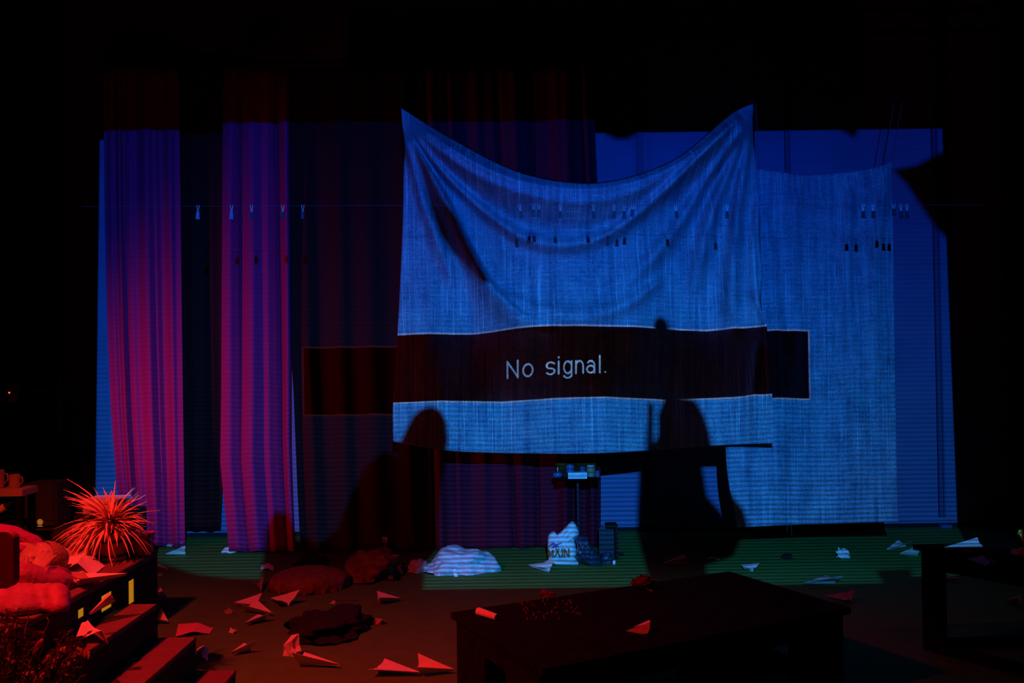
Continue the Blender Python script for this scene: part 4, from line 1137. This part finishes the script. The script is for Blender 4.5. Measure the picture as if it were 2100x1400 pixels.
def hand(bm, wrist, d, up, size=1.0, curl=.5, spread=.18, flip=1):
    """palm with four bent fingers and a thumb from its side"""
    d = d.normalized(); s = d.cross(up).normalized() * flip; n = s.cross(d).normalized() * flip
    if n.dot(up) < 0: n = -n
    palm = wrist + d * .05 * size
    for k in range(4):
        o_ = (k - 1.5) * .019 * size
        chain(bm, [(wrist + s * o_ * .6, .017 * size), (wrist + d * .085 * size + s * o_, .0125 * size)], 10)
        L = [.068, .078, .073, .056][k] * size
        p = wrist + d * .088 * size + s * o_; dd = (d + s * spread * (k - 1.5) * .5).normalized(); pts = [(p, .0105 * size)]
        for j, f in enumerate((.45, .32, .25)):
            ang = curl * (j + .6) * .75
            q = pts[-1][0] + (dd * math.cos(ang) - n * math.sin(ang)) * L * f
            pts.append((q, (.0098 - .0011 * j) * size))
        chain(bm, pts, 10)
    th = wrist + d * .022 * size - s * .030 * size
    chain(bm, [(th, .014 * size), (th + (d * .6 - s * .8) * .032 * size, .0115 * size), (th + (d * .95 - s * .75) * .058 * size - n * .006, .0095 * size)], 10)


HC = A(92, 1150, 4.86); HC.z = max(HC.z, HB + .082)
sh = A(20, 1122, 5.06); sh2 = A(-18, 1160, 4.78)
person = None
b = B()
# head: crown to the right, resting on its side, face towards the camera and down
Rh = Matrix.Rotation(math.radians(8), 4, 'Y') @ Matrix.Rotation(math.radians(-12), 4, 'Z')
ball(b, HC, (.098, .080, .078), rot=Rh)
ball(b, HC + Vector((-.045, -.030, -.008)), (.066, .062, .062), rot=Rh)
chain(b, [(HC + Vector((-.02, -.088, .0)), .013), (HC + Vector((-.045, -.104, -.004)), .014), (HC + Vector((-.050, -.098, -.006)), .017)], 10)     # nose
for sz in (-.028, .028): ball(b, HC + Vector((-.012, -.074, sz)), (.016, .012, .012))                       # brows / lids
ball(b, HC + Vector((-.078, -.080, -.004)), (.010, .012, .024)); ball(b, HC + Vector((-.088, -.076, -.004)), (.010, .012, .020))    # lips
ball(b, HC + Vector((-.104, -.060, -.004)), (.022, .024, .026))                                             # chin
for k in range(9):
    a = k * .62; ball(b, HC + Vector((-.012 + .020 * math.cos(a), -.006 - .006 * math.sin(a), .080)) + Vector((0, .018 * math.sin(a), 0)), .0075, sub=1)   # ear rim
chain(b, [(HC + Vector((-.055, .012, .0)), .056), (sh.lerp(HC, .35), .058), (sh, .085)])
tr = [(sh, .085), (A(-30, 1128, 5.05), .10), (A(-110, 1125, 5.0), .12), (Vector((-3.15, 4.95, .60)), .15), (Vector((-3.22, 4.90, .56)), .16)]
chain(b, tr, 18)
chain(b, [(sh2, .07), (A(-30, 1128, 5.05), .09)], 16)
# legs, kneeling behind the bench edge, out of the picture
for dy in (-.12, .12):
    hip = Vector((-3.25, 4.90 + dy, .52)); kn = Vector((-3.62, 4.86 + dy * 1.5, .46)); an = Vector((-3.66, 4.88 + dy * 1.5, .09)); to = Vector((-3.80, 4.88 + dy * 1.5, .04))
    chain(b, [(hip, .09), (kn, .06), (an, .042), (to, .034)])
# arm whose hand covers the face
el1 = A(20, 1196, 4.62); el1.z = HB + .045; wr1 = A(68, 1192, 4.64); wr1.z = HB + .05
chain(b, [(sh2, .06), (el1, .045), (wr1, .030)])
hand(b, wr1, A(88, 1150, 4.70) - wr1, Vector((.1, -1, .1)), 1.0, curl=.42, flip=1)
# arm stretched along the bench in the gauzy sleeve
el2 = A(44, 1214, 4.46); el2.z = HB + .062; wr2 = A(134, 1196, 4.66); wr2.z = HB + .045
chain(b, [(sh2, .06), (A(0, 1190, 4.55), .055), (el2, .046), (wr2, .028)])
hand(b, wr2, Vector((1, .25, -.12)), Vector((0, -.15, 1)), .95, curl=.35, flip=-1)
person = finish(obj('person', b, 'skin', smooth=True), .0062, 4)
tag(person, 'person in a pink jumper asleep over the bench, one hand over the face', 'person')
b = B()   # cropped hair on the crown
ball(b, HC + Vector((.006, .016, .004)), (.103, .078, .0815), rot=Rh)
bmesh.ops.bisect_plane(b, geom=b.verts[:] + b.edges[:] + b.faces[:], plane_co=HC + Vector((.030, -.02, 0)), plane_no=Vector((-1, -1.1, .12)), clear_outer=True)
obj('hair', b, 'hair', person, smooth=True, solid=.004)
b = B()
chain(b, [(A(82, 1136, 5.02), .042), (A(60, 1124, 5.06), .075), (sh, .112), (A(-30, 1124, 5.06), .135), (A(-110, 1120, 5.02), .15), (Vector((-3.12, 4.95, .62)), .18)], 20)
chain(b, [(sh2, .09), (A(-30, 1128, 5.05), .12)], 18)
chain(b, [(sh2, .085), (el1 + Vector((0, 0, .01)), .062), (wr1.lerp(el1, .45), .050)], 16)
finish(obj('jumper', b, 'knit', person, smooth=True), .009, 8)
b = B()   # ruffled cowl round the neck
for k in range(16):
    a = k / 15; p = A(34 + 56 * a, 1096 + 34 * a + 4 * math.sin(k * 2.2), 4.98)
    ball(b, p, (.030, .028, .020 + .006 * math.sin(k * 1.7)))
    p = A(30 + 60 * a, 1120 + 26 * a + 3 * math.sin(k * 1.3), 4.90); ball(b, p, (.030, .030, .017))
o = finish(obj('cowl', b, 'knit', person, smooth=True), .008, 5)
b = B(); n = 15
path = [(A(-40, 1215, 4.42), .09), (A(10, 1214, 4.42), .088), (el2, .090), (A(80, 1208, 4.52), .096), (A(112, 1204, 4.58), .086), (A(142, 1200, 4.64), .05)]
chain(b, path, 20)
for k in range(22):
    i = min(4, int(k / 22 * 5)); f = k / 22 * 5 - i; p = path[i][0].lerp(path[i + 1][0], f); r_ = path[i][1] * (1 - f) + path[i + 1][1] * f
    ball(b, p + Vector((0, .008 * math.sin(k * 1.3), .006 * math.sin(k * 2))), (.011, r_ * (1.08 + .13 * math.sin(k * 3.1)), r_ * (1.08 + .13 * math.cos(k * 2.3))), rot=Matrix.Rotation(.35 * math.sin(k * 1.9), 4, 'Z') @ Matrix.Rotation(.3 * math.cos(k * 2.7), 4, 'Y'))
for v in b.verts: v.co.z = max(v.co.z, HB + .004)
o = finish(obj('gauzy_sleeve', b, 'puff', person, smooth=True), .006, 1); o['label'] = 'puffed gauzy sleeve on the outstretched arm'
b = B()   # skirt falling over the bench front
for k in range(10):
    u = k / 9; x = -60 + 175 * u
    chain(b, [(A(x, 1222, 4.30 + .05 * math.sin(k * 2)), .06), (A(x + 4, 1262 - 10 * u, 4.16 + .03 * math.sin(k)), .05)], 10)
for v in b.verts: v.co.z = max(v.co.z, HB + .003)
finish(obj('shawl', b, 'puff', person, smooth=True), .012, 4)

# ------------------------------------------------------------ foreground at the left edge
q0, q1 = A(-70, 1090, 4.05), A(33, 1204, 4.05)
t = thing('padded_chair', 'dark padded chair back cut off by the left edge', 'chair', (q0.x + .2, 4.05, HB))
b = B(); rr0 = .035; pts = []
for cx_, cz_, a0 in ((q1.x - rr0, q0.z - rr0, 0), (q0.x + rr0, q0.z - rr0, 90), (q0.x + rr0, q1.z + rr0, 180), (q1.x - rr0, q1.z + rr0, 270)):
    for k in range(7):
        a = math.radians(a0 + 15 * k); pts.append((cx_ + rr0 * math.cos(a), cz_ + rr0 * math.sin(a)))
f = b.faces.new([b.verts.new((x, 4.03, z)) for x, z in pts]); g = bmesh.ops.extrude_face_region(b, geom=[f])
bmesh.ops.translate(b, verts=[v for v in g['geom'] if isinstance(v, bmesh.types.BMVert)], vec=(0, .05, 0))
obj('backrest', b, 'pad', t)
obj('post', tube(B(), [(q0.x + .04, 4.055, q1.z + .01), (q0.x + .04, 4.055, HB - .1)], .012), 'black', t)

YL = 3.45
t = thing('leafy_plant', 'bushy dark plant filling the bottom left corner', 'plant', (A(60, 1400, YL).x, YL, 0))
pz = A(40, 1400, YL)
obj('pot', lathe(B(), (pz.x, 3.28, .002), [(.001, 0), (.13, 0), (.16, .26), (.15, .26), (.13, .22), (.001, .22)]), 'pot', t)
rr = random.Random(31); bl = B(); bs = B()
for k in range(64):
    tip = A(rr.uniform(-40, 178), rr.uniform(1238, 1392), YL + rr.uniform(-.12, .16)); root = Vector((pz.x + rr.uniform(-.05, .05), 3.28, .22))
    if tip.x > A(110, 1300, YL).x: tip.z = min(tip.z, A(0, 1300, YL).z)
    mid = root.lerp(tip, .6) + Vector((rr.uniform(-.06, .03), 0, .05)); path = [root, root.lerp(mid, .5) + Vector((0, 0, .05)), mid, tip]
    tube(bs, path, [.006, .005, .004, .002], 6)
    for j in range(24):
        f = .35 + .65 * j / 23; i = min(2, int(f * 3)); p = path[i].lerp(path[i + 1], f * 3 - i)
        d = Vector((rr.uniform(-1, 1), rr.uniform(-1, .6), rr.uniform(-.6, .7))).normalized(); L = rr.uniform(.018, .040); s = d.cross(Vector((0, 1, .3))).normalized() * L * rr.uniform(.16, .28)
        v = [bl.verts.new(p), bl.verts.new(p + d * L * .45 + s), bl.verts.new(p + d * L), bl.verts.new(p + d * L * .45 - s)]
        c4 = bl.verts.new(p + d * L * .5 + Vector((0, -.004, .003)))
        for m_ in range(4): bl.faces.new((v[m_], v[(m_ + 1) % 4], c4))
obj('foliage', bl, 'leaf_dark', t, solid=.0008)
obj('stems', bs, 'leaf_dark', t)
# leaf with a fringed edge and hanging ribbon
t = thing('fern_frond', 'broad fringed frond arching over the steps at the bottom left', 'frond', A(100, 1350, 3.75))
b = B(); prev = None
for k in range(25):
    u = k / 24; x = 96 + 88 * u; y = 1344 - 16 * math.sin(u * PI) - 8 * u
    top_ = b.verts.new(A(x, y, 3.75)); low = b.verts.new(A(x, y + 10 + (16 * abs(math.sin(k * 1.57)) * (1 - .5 * u)), 3.72))
    if prev: b.faces.new((prev[0], top_, low, prev[1]))
    prev = (top_, low)
obj('blade', b, 'red_paper' if False else 'leaf_dark', t, solid=.002)
obj('stalk', tube(B(), [A(186, 1337, 3.75), A(140, 1328, 3.75), A(96, 1344, 3.75), A(60, 1420, 3.7), Vector((A(60, 1420, 3.7).x, 3.7, .3))], .003), 'leaf_dark', t)
t = thing('pink_ribbon', 'crumpled pink ribbon hanging in the dark foliage', 'ribbon', A(80, 1330, 3.5))
puffy('ribbon_cloth', [(66, 1340), (72, 1322), (82, 1310), (90, 1308), (91, 1322), (86, 1336), (78, 1352), (80, 1372), (76, 1388), (68, 1370), (66, 1352)], 3.38, .02, 'puff', t, 4)
